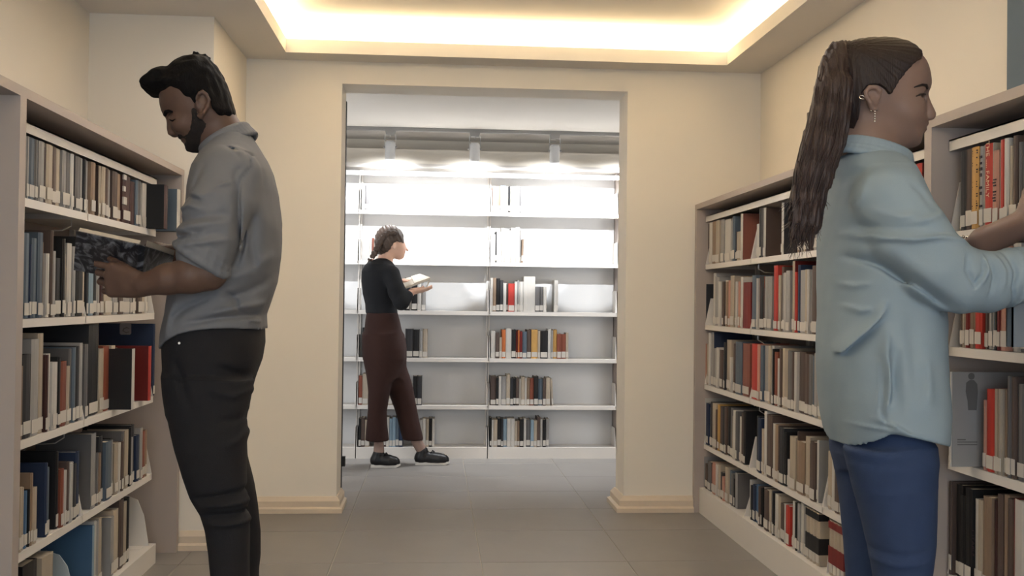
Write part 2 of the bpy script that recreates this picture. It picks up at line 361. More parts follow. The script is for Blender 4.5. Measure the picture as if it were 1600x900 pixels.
def book(mp, a, b, z, h, dep, col, cover=None, label=True, lean=0, lift=0, hollow=False):
    """mp(u, s, z): u depth behind the spine, s along the shelf. a..b the thickness"""
    if b < a: a, b = b, a
    a += .0004; b -= .0004; th = b-a
    ct = min(.0025, th*.22)
    z += .0012; h -= .0012
    cen = mp(dep/2, (a+b)/2, z)
    def P(u, s, zz):
        s2 = s+lean*(zz-z); return tuple(np.array(mp(u, s2, zz))-np.array(cen))
    V = []; Fq = []
    def bx(u0, u1, s0, s1, z0, z1):
        n = len(V); V.extend([P(u0, s0, z0), P(u1, s0, z0), P(u1, s1, z0), P(u0, s1, z0), P(u0, s0, z1), P(u1, s0, z1), P(u1, s1, z1), P(u0, s1, z1)])
        Fq.extend([tuple(i+n for i in f) for f in BOXF])
    bx(0, dep, a, a+ct, z, z+h); bx(0, dep, b-ct, b, z, z+h)
    # rounded spine strip
    n = len(V); r = min(.003, th*.2)
    pr = [(ct, a+ct), (0.0005, a+ct), (-r, a+th*.3), (-r, b-th*.3), (0.0005, b-ct), (ct, b-ct)]
    for zz in (z, z+h): V.extend([P(u, s, zz) for u, s in pr])
    Fq.append(tuple(range(n, n+6))); Fq.append(tuple(range(n+6, n+12))[::-1])
    Fq.extend([(n+i, n+6+i, n+6+(i+1) % 6, n+(i+1) % 6) for i in range(6)])
    o = raw('book', V, Fq, [BM[col], BM[cover or col]]); o.location = cen
    if cover and cover != col:
        for i in range(12): o.data.polygons[i].material_index = 1
    def ch(name, u0, u1, s0, s1, z0, z1, M):
        V2 = [P(u0, s0, z0), P(u1, s0, z0), P(u1, s1, z0), P(u0, s1, z0), P(u0, s0, z1), P(u1, s0, z1), P(u1, s1, z1), P(u0, s1, z1)]
        return raw(name, V2, BOXF, M, o)
    ch('page_block', ct, dep-.004, a+ct, b-ct, z+.003, z+h-.003, M_page)
    if label:
        lh = random.uniform(.030, .040); lz = z+random.uniform(.006, .012)
        l = ch('call_label', -r-.0006, -r+.0004 if th > .006 else .001, a+th*.06, b-th*.06, lz, lz+lh, M_lab)
    return o
def row(spec, mp, inv, z, side, rowname, group, dmax=.22, right=False):
    """spec: tokens x1:top:colour(/cover)(:pN protrusion cm)(:n no label); x0- prefix starts a gap"""
    toks = spec.split(); prev = None; items = []
    for tk in toks:
        f = tk.split(':'); rng = f[0].split('-')
        if len(rng) == 2: x0, x1 = float(rng[0]), float(rng[1])
        else: x0, x1 = prev, float(rng[0])
        prev = x1
        top = float(f[1]); cc = f[2].split('/')
        prot = 0; lab = True; lean = 0
        for e in f[3:]:
            if e[0] == 'p': prot = float(e[1:])/100
            elif e == 'n': lab = False
            elif e[0] == 'L': lean = float(e[1:])/100
        items.append((x0, x1, top, cc, prot, lab, lean))
    N = len(items); last = None
    for i, (x0, x1, top, cc, prot, lab, lean) in enumerate(items):
        a = inv(x0, z, prot); b = inv(x1, z, prot); zt = inv.top((x0+x1)/2, top, prot)
        h = max(.10, min(zt-z, inv.hmax(z)))
        if abs(b-a) < .006: b = a+math.copysign(.006, b-a) if b != a else a+.006
        for pl in inv.plates:
            if min(a, b) < pl+.003 and max(a, b) > pl-.003:
                if (a+b)/2 < pl: q_ = pl-.003; a, b = min(a, b), max(min(a, b)+.006, q_) if q_ > min(a, b)+.004 else q_
                else: q_ = pl+.003; a, b = (q_, max(a, b)) if max(a, b) > q_+.004 else (q_, q_+.006)
                if b < a+.004: a = b-.006
        dep = min(dmax, max(.11, h*.72)+random.uniform(-.012, .012)) + prot*.3
        pr = prot if prot else random.choice([0, 0, -.004, -.008, .003])
        mq = (lambda u, s, zz, pr=pr: mp(u-pr, s, zz))
        o = book(mq, a, b, z, h, dep, cc[0], cc[1] if len(cc) > 1 else None, lab, lean)
        th = abs(b-a)
        rowname2 = rowname
        sz = ('tall ' if h > .245 else 'short ' if h < .185 else '')+('thick ' if th > .034 else 'slim ' if th < .014 else '')
        two = len(cc) > 1 and cc[1] != cc[0]
        if two: sz = ''
        cn = CN[cc[0]] + (' book, %s cover' % CN[cc[1]] if two else ' book')
        tag(o, '%s%s, %s from left on %s' % (sz, cn, ordn(i+1), rowname), 'book', group)
        BOOKS.append(o); last = o
class Inv:
    def __init__(s, kind, plane, tops): s.k, s.p, s.t = kind, plane, tops
    def __call__(s, px, z, prot=0):
        if s.k == 'x':
            X = s.p - math.copysign(prot, s.p); Y = 3.5
            for _ in range(6):
                d = np.array([X, Y, z+.06])-O; k = d@fwd; py = 450-F*(d@upv)/k
                Y = on_x(px, py, X)[1]
            return Y
        Y = s.p-prot; X = 0
        for _ in range(4):
            d = np.array([X, Y, z+.06])-O; py = 450-F*(d@upv)/(d@fwd); X = on_y(px, py, Y)[0]
        return X
    def top(s, px, py, prot=0):
        return on_x(px, py, s.p-math.copysign(prot, s.p))[2] if s.k == 'x' else on_y(px, py, s.p-prot)[2]
    def hmax(s, z):
        up = [t for t in s.t if t > z+.02]; return (min(up) if up else z+.3)-z-.03
mpL = lambda u, s, z: (XSL-.006-u, s, z); mpR = lambda u, s, z: (XSR+.006+u, s, z); mpB = lambda u, s, z: (s, YB+.012+u, z)
iL = Inv('x', XSL-.006, L_T+[1.53]); iR = Inv('x', XSR+.006, R_T+[1.50]); iB = Inv('y', YB+.012, B_T+[1.94])
iL.plates = [2.739, 3.386, 3.394, 4.196]; iR.plates = [2.646, 2.704, 3.526, 3.534, 4.371, 4.379, 5.126]; iB.plates = [-.511, -.523, .372, .360, 1.239]
GL = 'books on the left bookcase'; GR = 'books on the right bookcase'; GN = 'books on the near bay of the right bookcase'; GB = 'books on the rear shelving'
RN = ['top shelf', 'second shelf', 'third shelf', 'fourth shelf', 'bottom shelf']
Ls = [
'40-44:175:G 53:175:s 58:193:g 67:195:G 70:230:m 80:226:c 87:200:n 95:213:c 101:216:G 108:218:g 113:227:w 117:231:d 125:215:g 130:236:G 134:230:d 140:222:G 147:240:t 155-158:238:c/n 164:233:c 169:240:n 175:240:G 183:262:n 191:254:t 203:266:m 210:284:m:n 214:257:s 218:257:g 222:258:s 229:263:w 256-262:275:m/k:p7:n 276-282:283:w/s:p8:n',
'36-44:364:s 48:382:b 56:372:s 64:363:s 71:378:t 76:396:w 80:360:n 86:392:G 96:403:k 101:373:k 106:397:c 113:380:w 117:385:G 127:370:k 134:400:c 137:395:d 144:412:l 150:405:k 155:410:G 161:412:m 172:413:c 176:415:w 184:420:G 191:420:n 202:422:G 206:420:G 209:418:k 215:420:w 222:424:n 229:424:c 233:425:w',
'30-34:572:t 47:554:d 59:530:G 68:521:c 73:555:m 79:553:w 87:566:w 92:558:k 103:565:x 108:572:c 112:545:g 117:543:s 123:541:d 129:536:G 135:538:g 141-156:508:k/d 163:545:c 173:541:x 179:540:c 184:543:m 205-210:545:w/k:p7:n 231-236:541:R/r:p4:n 238-241:506:b',
'24-28:740:c 34:762:c 38:762:c 44:768:B 46:765:k 50:740:t 57:762:c 69-73:724:b 78:731:s 90-94:706:k 99:733:x 103:735:w 107:722:n 110:724:w 113:722:G 119:725:d 125:706:b 141-149:678:G/g 153:708:g 157:708:t 163:682:d 172:690:s 175:688:G 178:686:k 184:692:c 188:692:w 191:690:n 194:675:g 200:672:c 203:668:k 207:684:G 212:664:d 217:680:b 221:669:G 226:674:x 229:672:t',
'20-26:888:G 36-58:880:k 62-80:868:c 143-146:822:l/B 149:815:w 153:815:G 158:810:c 165-171:812:m:p-2:n 176:808:G 184:797:c 191:780:n 197:785:c 201:778:k']
for i, sp in enumerate(Ls):
    row(sp, mpL, iL, (L_T+[L_B])[i], 'l', RN[i]+' of left bookcase', GL)
Rs = [
'1101-1108:350:n 1113:339:w 1119:336:t 1125:334:c 1130:334:G 1139:343:w 1143:345:G 1147:334:s 1150:362:d 1156:362:c 1157-1161:313:w/q 1181-1186:350:w 1190:297:d/g 1190-1194:314:w/n 1218-1222:300:w/d 1243-1250:298:t 1258:305:c 1268:300:n 1275:300:G 1290:290:n 1302:295:c 1316:285:k 1330:290:w 1345:280:t 1360:284:G 1376:275:n 1388:262:s 1396:256:k 1406:250:n 1419:244:c 1424:240:G 1430:240:k 1441:233:R/r 1448:232:m',
'1094-1110:444:d:n 1112-1116:427:w 1119:432:G 1122:433:G 1126:440:w 1128:440:k 1131:440:n 1135:438:w 1138:440:t 1141:438:p 1147:431:c 1149:440:k 1152:440:w 1155:440:p 1158:440:m 1162:433:w 1176:441:r:n 1182:430:s 1184:435:w 1191:432:k/x 1195:450:d 1199:432:G 1206:432:G 1210:415:n 1216:415:R 1220:430:c 1223:417:n 1226:427:G 1229:426:w 1235:423:G 1238:417:n 1242:407:c/r 1245:425:R 1249:414:b 1258:422:G 1261:421:c 1264:421:w 1270:424:G 1278:415:n 1288:418:c 1296:412:w 1308:420:s 1320:415:t',
'1101-1103:537:p 1107:537:c 1109:520:w 1113:519:G/b 1116:544:n 1119:544:G 1123:543:w 1128:547:n 1131:547:w 1133:535:d 1140:531:c 1143:558:w 1146:543:t 1149:537:n 1159:534:s 1170:537:q 1184:537:R 1188:538:p 1192:540:s 1200:540:G 1204:540:c 1208:540:G 1210:545:k 1215:550:x 1218:560:w 1221:545:n 1226:544:c 1232:545:c 1238:548:g 1242:550:n 1246:550:w 1256:550:n 1262:553:n 1268:554:g 1272:556:s 1278:552:G 1290:556:c 1302:550:t 1312:556:w 1324:552:n',
'1100-1103:622:w 1107:630:b 1110:637:s 1113:628:d 1119:630:c 1121:640:n 1124:632:y 1128:635:n 1132:635:d 1135:636:n 1139:636:k 1143:637:g 1146:650:c 1150:641:w 1153:643:g 1157:651:w 1161:645:n 1165:642:k 1181-1185:650:d 1190:653:b 1194:670:c 1198:642:w 1206:648:n 1212:662:w 1217:663:t 1219:665:n 1226:668:d 1229:675:k 1234:718:w 1243:682:c 1245:674:n 1257:690:t 1264:682:c 1267:693:m 1275:690:n 1278:688:w/G 1292-1298:705:c 1304:700:w 1312:712:n 1322:705:c',
'1091-1095:711:G 1102:712:G 1106:725:n 1111:721:g 1114:725:q 1119:723:p 1122:726:w 1126:726:c 1129:738:d 1133:745:p 1138:730:c 1141:735:s 1144:740:g 1146:748:k 1150:739:G/g:n 1169-1173:750:w 1175:758:d 1179:757:b 1182:757:B 1186:757:B 1189:760:n 1191:762:k 1195:762:w 1202:765:n 1205:765:c 1208:768:b 1211:770:k 1216:772:w 1220:775:c 1227:787:n 1229:787:w 1235:790:R 1239:792:t 1242:783:w 1246:785:k 1250:787:G 1254:785:w 1260:790:G']
for i, sp in enumerate(Rs):
    row(sp, mpR, iR, (R_T+[R_B])[i], 'r', RN[i]+' of right bookcase', GR)
# volumes of two encyclopedia sets on the bottom shelf
def volume(x0, x1, dark, lab):
    a, b = iR(x0, R_B), iR(x1, R_B); h = .190
    o = book(mpR, a, b, R_B, h, .19, 'c', None, True)
    tag(o, lab, 'book', 'matching encyclopedia volumes')
    lo, hi = min(a, b)+.0002, max(a, b)-.0002
    cen = np.array(o.location)
    for nm, z0, z1 in (('lower_band', .042, .10), ('crown_band', h-.028, h-.004)):
        bb = MB().box(XSR+.0015, XSR+.04, lo, hi, R_B+z0, R_B+z1); bb.V = [tuple(np.array(v)-cen) for v in bb.V]
        bb.build(nm, BM[dark], o)
for k, (x0, x1) in enumerate([(1260, 1265), (1265, 1270), (1270, 1275), (1275, 1281)]):
    volume(x0, x1, 'k', 'cream encyclopedia volume with black bands, %s from left of its set' % ordn(k+1))
for k, (x0, x1) in enumerate([(1296, 1302), (1302, 1308), (1308, 1314), (1314, 1320)]):
    volume(x0, x1, 'r', 'cream encyclopedia volume with red brown bands, %s from left of its set' % ordn(k+1))
Ns = [
'1499-1502:232:g 1510:212:d 1520:227:n 1531:218:y 1538:229:G 1552:199:R/c 1561:235:p 1563:232:n 1571:192:R/w 1578:190:w 1585:228:c 1592:190:n 1597:222:g 1606:200:w 1616:205:x 1628:215:k 1640:200:c',
'1499-1504:400:n 1509:405:c 1516:398:r 1524:405:t 1535:400:R 1541:410:n 1548:396:G 1554:405:s 1560:398:k 1566:400:r 1578:385:p 1590:380:w 1602:388:g 1618:385:n 1632:380:c',
'1484-1488:581:w/G:p6 1537-1542:625:p 1554:608:R 1562:608:c 1568:608:c 1574:609:t 1581:588:g 1588:589:n 1600:600:g 1612:590:w 1626:595:k',
'1485-1490:752:n 1500:757:k 1508:774:k 1519:763:k 1528:780:w 1536:781:c 1549:776:t 1556:782:m 1564:772:n 1572:773:t 1584:780:n 1604:782:w/r 1618:775:k 1632:780:n',
'1486-1494:915:G 1504:905:w 1516:910:c 1530:905:k 1545:912:t 1560:905:w 1578:915:n 1600:905:b']
for i, sp in enumerate(Ns):
    row(sp, mpR, iR, (R_T+[R_B])[i], 'n', RN[i]+' of nearest right bay', GN)
# rear rows: (shelf index, tokens, name)
Bs = [(0, '566-570:290:w 576:290:g 579:292:w 586:291:G', 'top shelf behind the reading woman'),
 (0, '767-770:292:n 782:291:t 790:290:l 794:292:w 797:291:k 803:294:w 806:291:G 812:291:w 816:292:g', 'top rear shelf right of upright'),
 (1, '577-581:374:w 584:372:x 588:376:c', 'second shelf beside the woman'),
 (1, '767-774:366:w 776:362:k 783:362:w 788:356:w 798:360:w 806:356:w 812:355:w 814:360:G 817:374:t:L4', 'second rear shelf right of upright'),
 (2, '632-640:434:k 643:438:w 652:434:k 658:430:w 665:432:G', 'third shelf under the open book'),
 (2, '766-770:434:w 775:434:t 781:435:k 786:438:d 791:442:w 794:444:n 804:443:R 808:440:w 811:438:G 818:440:w 836:432:w:n 843:448:g 849:448:g 854:448:w 866-872:438:w', 'third rear shelf right of upright'),
 (3, '566-575:512:k 633-645:514:d 655:515:k 660:517:G 668:514:c', 'fourth shelf behind the woman'),
 (3, '767-774:517:w 780:520:n 784:527:c 790:515:o 799:513:w 806:515:k 809:518:r 812:516:o 816:518:r 823:518:s 830:515:n 840:515:y 844:517:c 856:517:k 861:514:w 864:516:G 870:515:y 877:522:x 884:522:x 888:520:c', 'fourth rear shelf right of upright'),
 (4, '560-566:587:x 575:584:c 606-613:588:c 621:590:t 645-652:588:k 659:588:d', 'fifth shelf behind the woman'),
 (4, '766-775:588:n 779:590:k 783:588:w 791:588:G 797:585:c 802:591:d 806:591:k 811:591:n 814:592:w 820:589:c 823:590:w 828:591:t 834:591:x 841:588:k 848:592:s 853:592:n 860:590:c 862-865:592:c:L-6', 'fifth rear shelf right of upright'),
 (5, '560-564:654:k 570:653:n 577:656:c 598-603:655:m 608:652:w 613:654:l 618:652:l 623:653:s 629:654:b 656-660:656:w 665:654:w 670:655:c 675:654:k 679:654:w', 'bottom shelf behind the woman'),
 (5, '765-768:653:k 771:656:w 777:656:c 783:654:k 786:655:d 792:655:l 798:654:w 804:654:w 808:658:c 812:658:t 818:655:k 822:654:w 829:656:g 834:656:l 839:657:c 844:652:n 848:655:w 853:656:k 858:655:G', 'bottom rear shelf right of upright'),
 (2, '979-983:440:p 987:444:s 992:442:n', 'third shelf beyond the beige post'), (3, '979-984:520:d 990:518:k', 'fourth shelf beyond the beige post'),
 (5, '979-983:655:n 989:656:k', 'bottom shelf beyond the beige post')]
for i, sp, nm in Bs: row(sp, mpB, iB, (B_T+[B_B])[i], 'b', nm, GB, .15)
# plain bookend plates (rounded metal)
def plate(x, y0, u0, u1, z, h, name, label, cat='bookend', facing='y', s=1):
    pr = [(u0, 0), (u1, 0), (u1, h*.9)]+[(u1-(u1-u0)*.16*(1-math.cos(a)), h*.9+h*.1*math.sin(a)) for a in (.5, 1, 1.57)]
    pr = [(u0, 0), (u1, 0), (u1-.02, h*.78), (u1-.035, h*.92), (u1-.06, h), (u0, h)]
    b = MB().prism(pr, lambda u, v, t: (x-s*u, t, z+v) , y0, y0+.0025)
    b.box(x-s*u0, x-s*u1, y0, y0+.09, z, z+.0015)
    o = b.build(name, M_plate); return tag(o, label, cat)
plate(XSL-.02, 2.905, .25, -.0, L_B, .205, 'bookend', 'big pale blue grey metal bookend, near end of the left bottom shelf') if False else None
tag(MB().prism([(0, 0), (.29, 0), (.29, .178), (.10, .178), (.06, .165), (.035, .13)], lambda u, v, t: (XSL+.010-u, t, L_B+.002+v), 3.334, 3.337).box(XSL-.012, XSL-.26, 3.25, 3.334, L_B+.002, L_B+.0035).build('bookend', M_plate),
    'pale blue grey metal bookend in the middle of the left bottom shelf', 'bookend')
tag(MB().prism([(0, 0), (.27, 0), (.27, .20), (.09, .20), (.045, .18), (.02, .12)], lambda u, v, t: (XSL+.005-u, t, L_B+.002+v), 4.150, 4.153).box(XSL-.012, XSL-.26, 4.09, 4.150, L_B, L_B+.0015).build('bookend', M_metal),
    'white rounded metal bookend at the far end of the left bottom shelf', 'bookend')
ye = iR(1294, R_B)
tag(MB().prism([(0, 0), (.22, 0), (.22, .19), (.07, .19), (.03, .16), (.012, .10)], lambda u, v, t: (XSR+.0+u, t, R_B+v), ye, ye+.003).box(XSR, XSR+.2, ye-.003, ye, R_B, R_B+.0015).build('bookend', M_metal),
    'white rounded bookend between the two encyclopedia sets', 'bookend')
ye = iR(1166.5, R_B)
tag(MB().prism([(0, 0), (.22, 0), (.22, .17), (.06, .17), (.03, .10)], lambda u, v, t: (XSR-.005+u, t, R_B+v), ye, ye+.003).box(XSR, XSR+.2, ye-.002, ye, R_B, R_B+.0015).build('bookend', M_metal),
    'white metal bookend beside the pale grey book, right bottom shelf', 'bookend')
# wire book supports hanging under the shelves
M_wire = mat('steel_wire', (.72, .71, .70), .3, metal=.6)
def wire(x, y, z, s, lab):
    pts = [(x, y, z), (x, y, z-.02), (x+s*.02, y-.02, z-.035), (x+s*.10, y-.02, z-.04), (x+s*.14, y-.02, z-.10)]
    tag(MB().tube(pts, .0022, 6).build('wire_support', M_wire), lab, 'book support')
for k, (y, i) in enumerate([(3.33, 1), (3.30, 3)]):
    wire(XSL-.03, y, L_T[i-1]-.026, -1, 'bent steel wire book support under the %s of left bookcase' % RN[i-1])
for k, (y, i) in enumerate([(4.33, 1), (4.33, 2), (4.30, 3)]):
    wire(XSR+.02, y, R_T[i-1]-.026, 1, 'bent steel wire book support under the %s of right bookcase' % RN[i-1])
# lettering and marks on the spines that show some
def text(s, size, loc, rot, material, parent, name='spine_lettering'):
    cu = bpy.data.curves.new(name, 'FONT'); cu.body = s; cu.size = size; cu.extrude = .0003; cu.materials.append(material); cu.space_character = 1.0
    cu.align_x = 'CENTER'; cu.align_y = 'CENTER'
    o = bpy.data.objects.new(name, cu); C.objects.link(o)
    o.parent = parent; o.matrix_parent_inverse = Matrix.Translation(parent.location).inverted()
    me = bpy.data.meshes.new_from_object(o); bpy.data.objects.remove(o)
    o = bpy.data.objects.new(name, me); C.objects.link(o); o.parent = parent
    o.matrix_parent_inverse = Matrix.Translation(parent.location).inverted()
    o.location = loc; o.rotation_euler = rot; return o
def near(px, zz):     # book of the near right bay whose spine holds this pixel
    y = iR(px, zz); return y
def find(rowtxt, n):
    for o in BOOKS:
        if o['label'].endswith('%s from left on %s' % (ordn(n), rowtxt)): return o
def bars(o, px0, px1, z0, z1, n, M, seed=1, fill=.6):
    """illegible print on a spine: a column of small strokes"""
    rnd = random.Random(seed); ya, yb = sorted((iR(px0, z0), iR(px1, z0))); b = MB()
    for k in range(n):
        zc = z0+(z1-z0)*(k+.5)/n; hh = (z1-z0)/n*.28
        if rnd.random() < .12: continue
        w0 = ya+(yb-ya)*rnd.uniform(.1, .3); w1 = yb-(yb-ya)*rnd.uniform(.1, .3)
        b.box(XSR+.0006, XSR+.0022, w0, w1, zc-hh, zc+hh*rnd.uniform(.2, 1))
    q = part(b, 'spine_lettering', M, o); return q
M_ink = mat('dark_ink', (.16, .10, .14), .6); M_wink = mat('pale_ink', (.85, .70, .58), .6)
b_y = find('top shelf of nearest right bay', 4); b_r = find('top shelf of nearest right bay', 6); b_g = find('top shelf of nearest right bay', 5); b_p = find('top shelf of nearest right bay', 7)
bars(b_y, 1521, 1531, 1.31, 1.47, 26, M_ink, 3); bars(b_g, 1532, 1538, 1.31, 1.45, 9, M_ink, 4); bars(b_p, 1553, 1560, 1.32, 1.38, 8, M_ink, 5)
yy = (iR(1541, 1.35)+iR(1551, 1.35))/2
text('THE ..... FAMILY', .021, (XSR+.0012, yy, 1.405), (PI/2, PI/2, -PI/2), M_wink, b_r)
b_w = find('fourth shelf of nearest right bay', 5)
yy = (iR(1520, .5)+iR(1527, .5))/2
text('CITABLE', .018, (XSR+.0012, yy, .46), (PI/2, PI/2, -PI/2), M_ink, b_w)

# pale cover with a grey drawing of a standing figure, on the big book that juts out
b_d = find('third shelf of nearest right bay', 1); yd = b_d.location[1]-abs(iR(1484, .652, .06)-iR(1488, .652, .06))/2-.0008
def flat(px_pts, y, name, M, parent):
    q = [on_y(a, b, y) for a, b in px_pts]; b = MB(); n = len(q)
    b.V = [tuple(p) for p in q]+[(p[0], p[1]+.0006, p[2]) for p in q]
    b.F = [tuple(range(n)), tuple(range(n, 2*n))[::-1]]+[(i, (i+1) % n, n+(i+1) % n, n+i) for i in range(n)]
    return part(b, name, M, parent)
M_draw = mat('grey_print', (.40, .39, .38), .7)
flat([(1510, 598), (1515, 594), (1522, 594), (1527, 600), (1528, 612), (1527, 626), (1526, 641), (1513, 641), (1512, 626), (1509, 612)], yd, 'cover_drawing', M_draw, b_d)
flat([(1518+5*math.cos(a), 588+5.5*math.sin(a)) for a in np.linspace(0, 2*PI, 13)[:-1]], yd, 'cover_drawing', M_draw, b_d)
for ya, yb, xa, xb in ((686, 688, 1496, 1509), (690, 691.5, 1496, 1527), (694, 695.5, 1496, 1527)): flat([(xa, ya), (xb, ya), (xb, yb), (xa, yb)], yd, 'cover_lines', M_draw, b_d)
# pale stickers on the dark maroon spine, and the grey emblem tile on the navy cover
b_m = find('top shelf of left bookcase', 23)
for cx_, cy_, hw_, hh_ in ((201, 280, 6, 4), (198, 297, 4, 4), (200, 316, 4, 6)):
    y1, y2 = iL(cx_-hw_, 1.38), iL(cx_+hw_, 1.38); zc_ = on_x(cx_, cy_, XSL-.006)[2]; hz_ = hh_/F*3.6
    ya, yb = sorted((y1, y2)); xa = XSL-.006+.010
    vs = [v.co[1]+b_m.location[1] for v in b_m.data.vertices]; ya, yb = max(ya, min(vs)+.002), min(yb, max(vs)-.002)
    part(MB().box(xa-.0095, xa-.004, ya, yb, zc_-hz_, zc_+hz_), 'sticker', M_lab, b_m)
b_n = [o for o in BOOKS if 'navy' in o['label'] and 'third shelf of left' in o['label']][-1]
yn = min(v.co[1] for v in b_n.data.vertices)+b_n.location[1]-.0008
flat([(187, 507), (189, 505), (203, 505), (205, 507), (205, 521), (203, 523), (189, 523), (187, 521)], yn, 'emblem_tile', mat('emblem_grey', (.52, .52, .53), .5), b_n)
flat([(191, 517), (193, 513), (198, 511), (202, 513), (202, 514), (198, 512.5), (194, 514), (193, 517), (197, 519), (202, 518), (202, 519), (197, 520.5)], yn-.0007, 'emblem_mark', M_draw, b_n)
# the bays hidden behind the woman go on with books; only the 300 books that show largest stay single
rnd = random.Random(5); FILL = []
for i in (1, 2, 3, 4):
    z = (R_T+[R_B])[i]; last = min(iR(px, z) for px in ((1322,), (1325,), (1325,), (1322,))[i-1])
    y = last-.004
    while y > 2.73:
        th = rnd.choice([.009, .014, .02, .028, .035]); h = rnd.uniform(.18, .265)
        FILL.append(book(mpR, y-th, y, z, h, rnd.uniform(.13, .19), rnd.choice('wcctgGGdknnsbrxp'))); y -= th
def screen_area(o):
    pts = [np.array(o.location)+np.array(v.co)-O for v in o.data.vertices]
    xy = [(800+F*(p@rgt)/(p@fwd), 450-F*(p@upv)/(p@fwd)) for p in pts]
    x0, x1 = max(0, min(p[0] for p in xy)), min(1600, max(p[0] for p in xy)); y0, y1 = max(0, min(p[1] for p in xy)), min(900, max(p[1] for p in xy))
    if x1 <= x0 or y1 <= y0: return 0
    a = (x1-x0)*(y1-y0)
    if x0 > 1283 and x1 < 1478 and (y0+y1)/2 > 300: a *= .02
    return a
order = sorted(BOOKS, key=screen_area, reverse=True)
keep = set(o.name for o in order[:300])
for o in BOOKS: 
    if any(c.name.startswith(('spine_lettering', 'cover_', 'sticker', 'emblem')) for c in o.children): keep.add(o.name)
V = []; Fc = []; mi = []; mats = []
for o in [b for b in BOOKS if b.name not in keep]+FILL:
    for q in [o]+list(o.children):
        n = len(V); me = q.data
        loc = np.array(o.location)
        V += [tuple(loc+np.array(v.co)) for v in me.vertices]
        for p in me.polygons:
            Fc.append(tuple(n+k for k in p.vertices)); mt = me.materials[p.material_index]
            if mt not in mats: mats.append(mt)
            mi.append(mats.index(mt))
    for q in list(o.children): bpy.data.objects.remove(q)
    bpy.data.objects.remove(o)
st = raw('small_books', V, Fc, mats); st.data.polygons.foreach_set('material_index', mi)
tag(st, 'the thinnest, farthest and mostly hidden books on all the shelves', 'books'); st['kind'] = 'stuff'
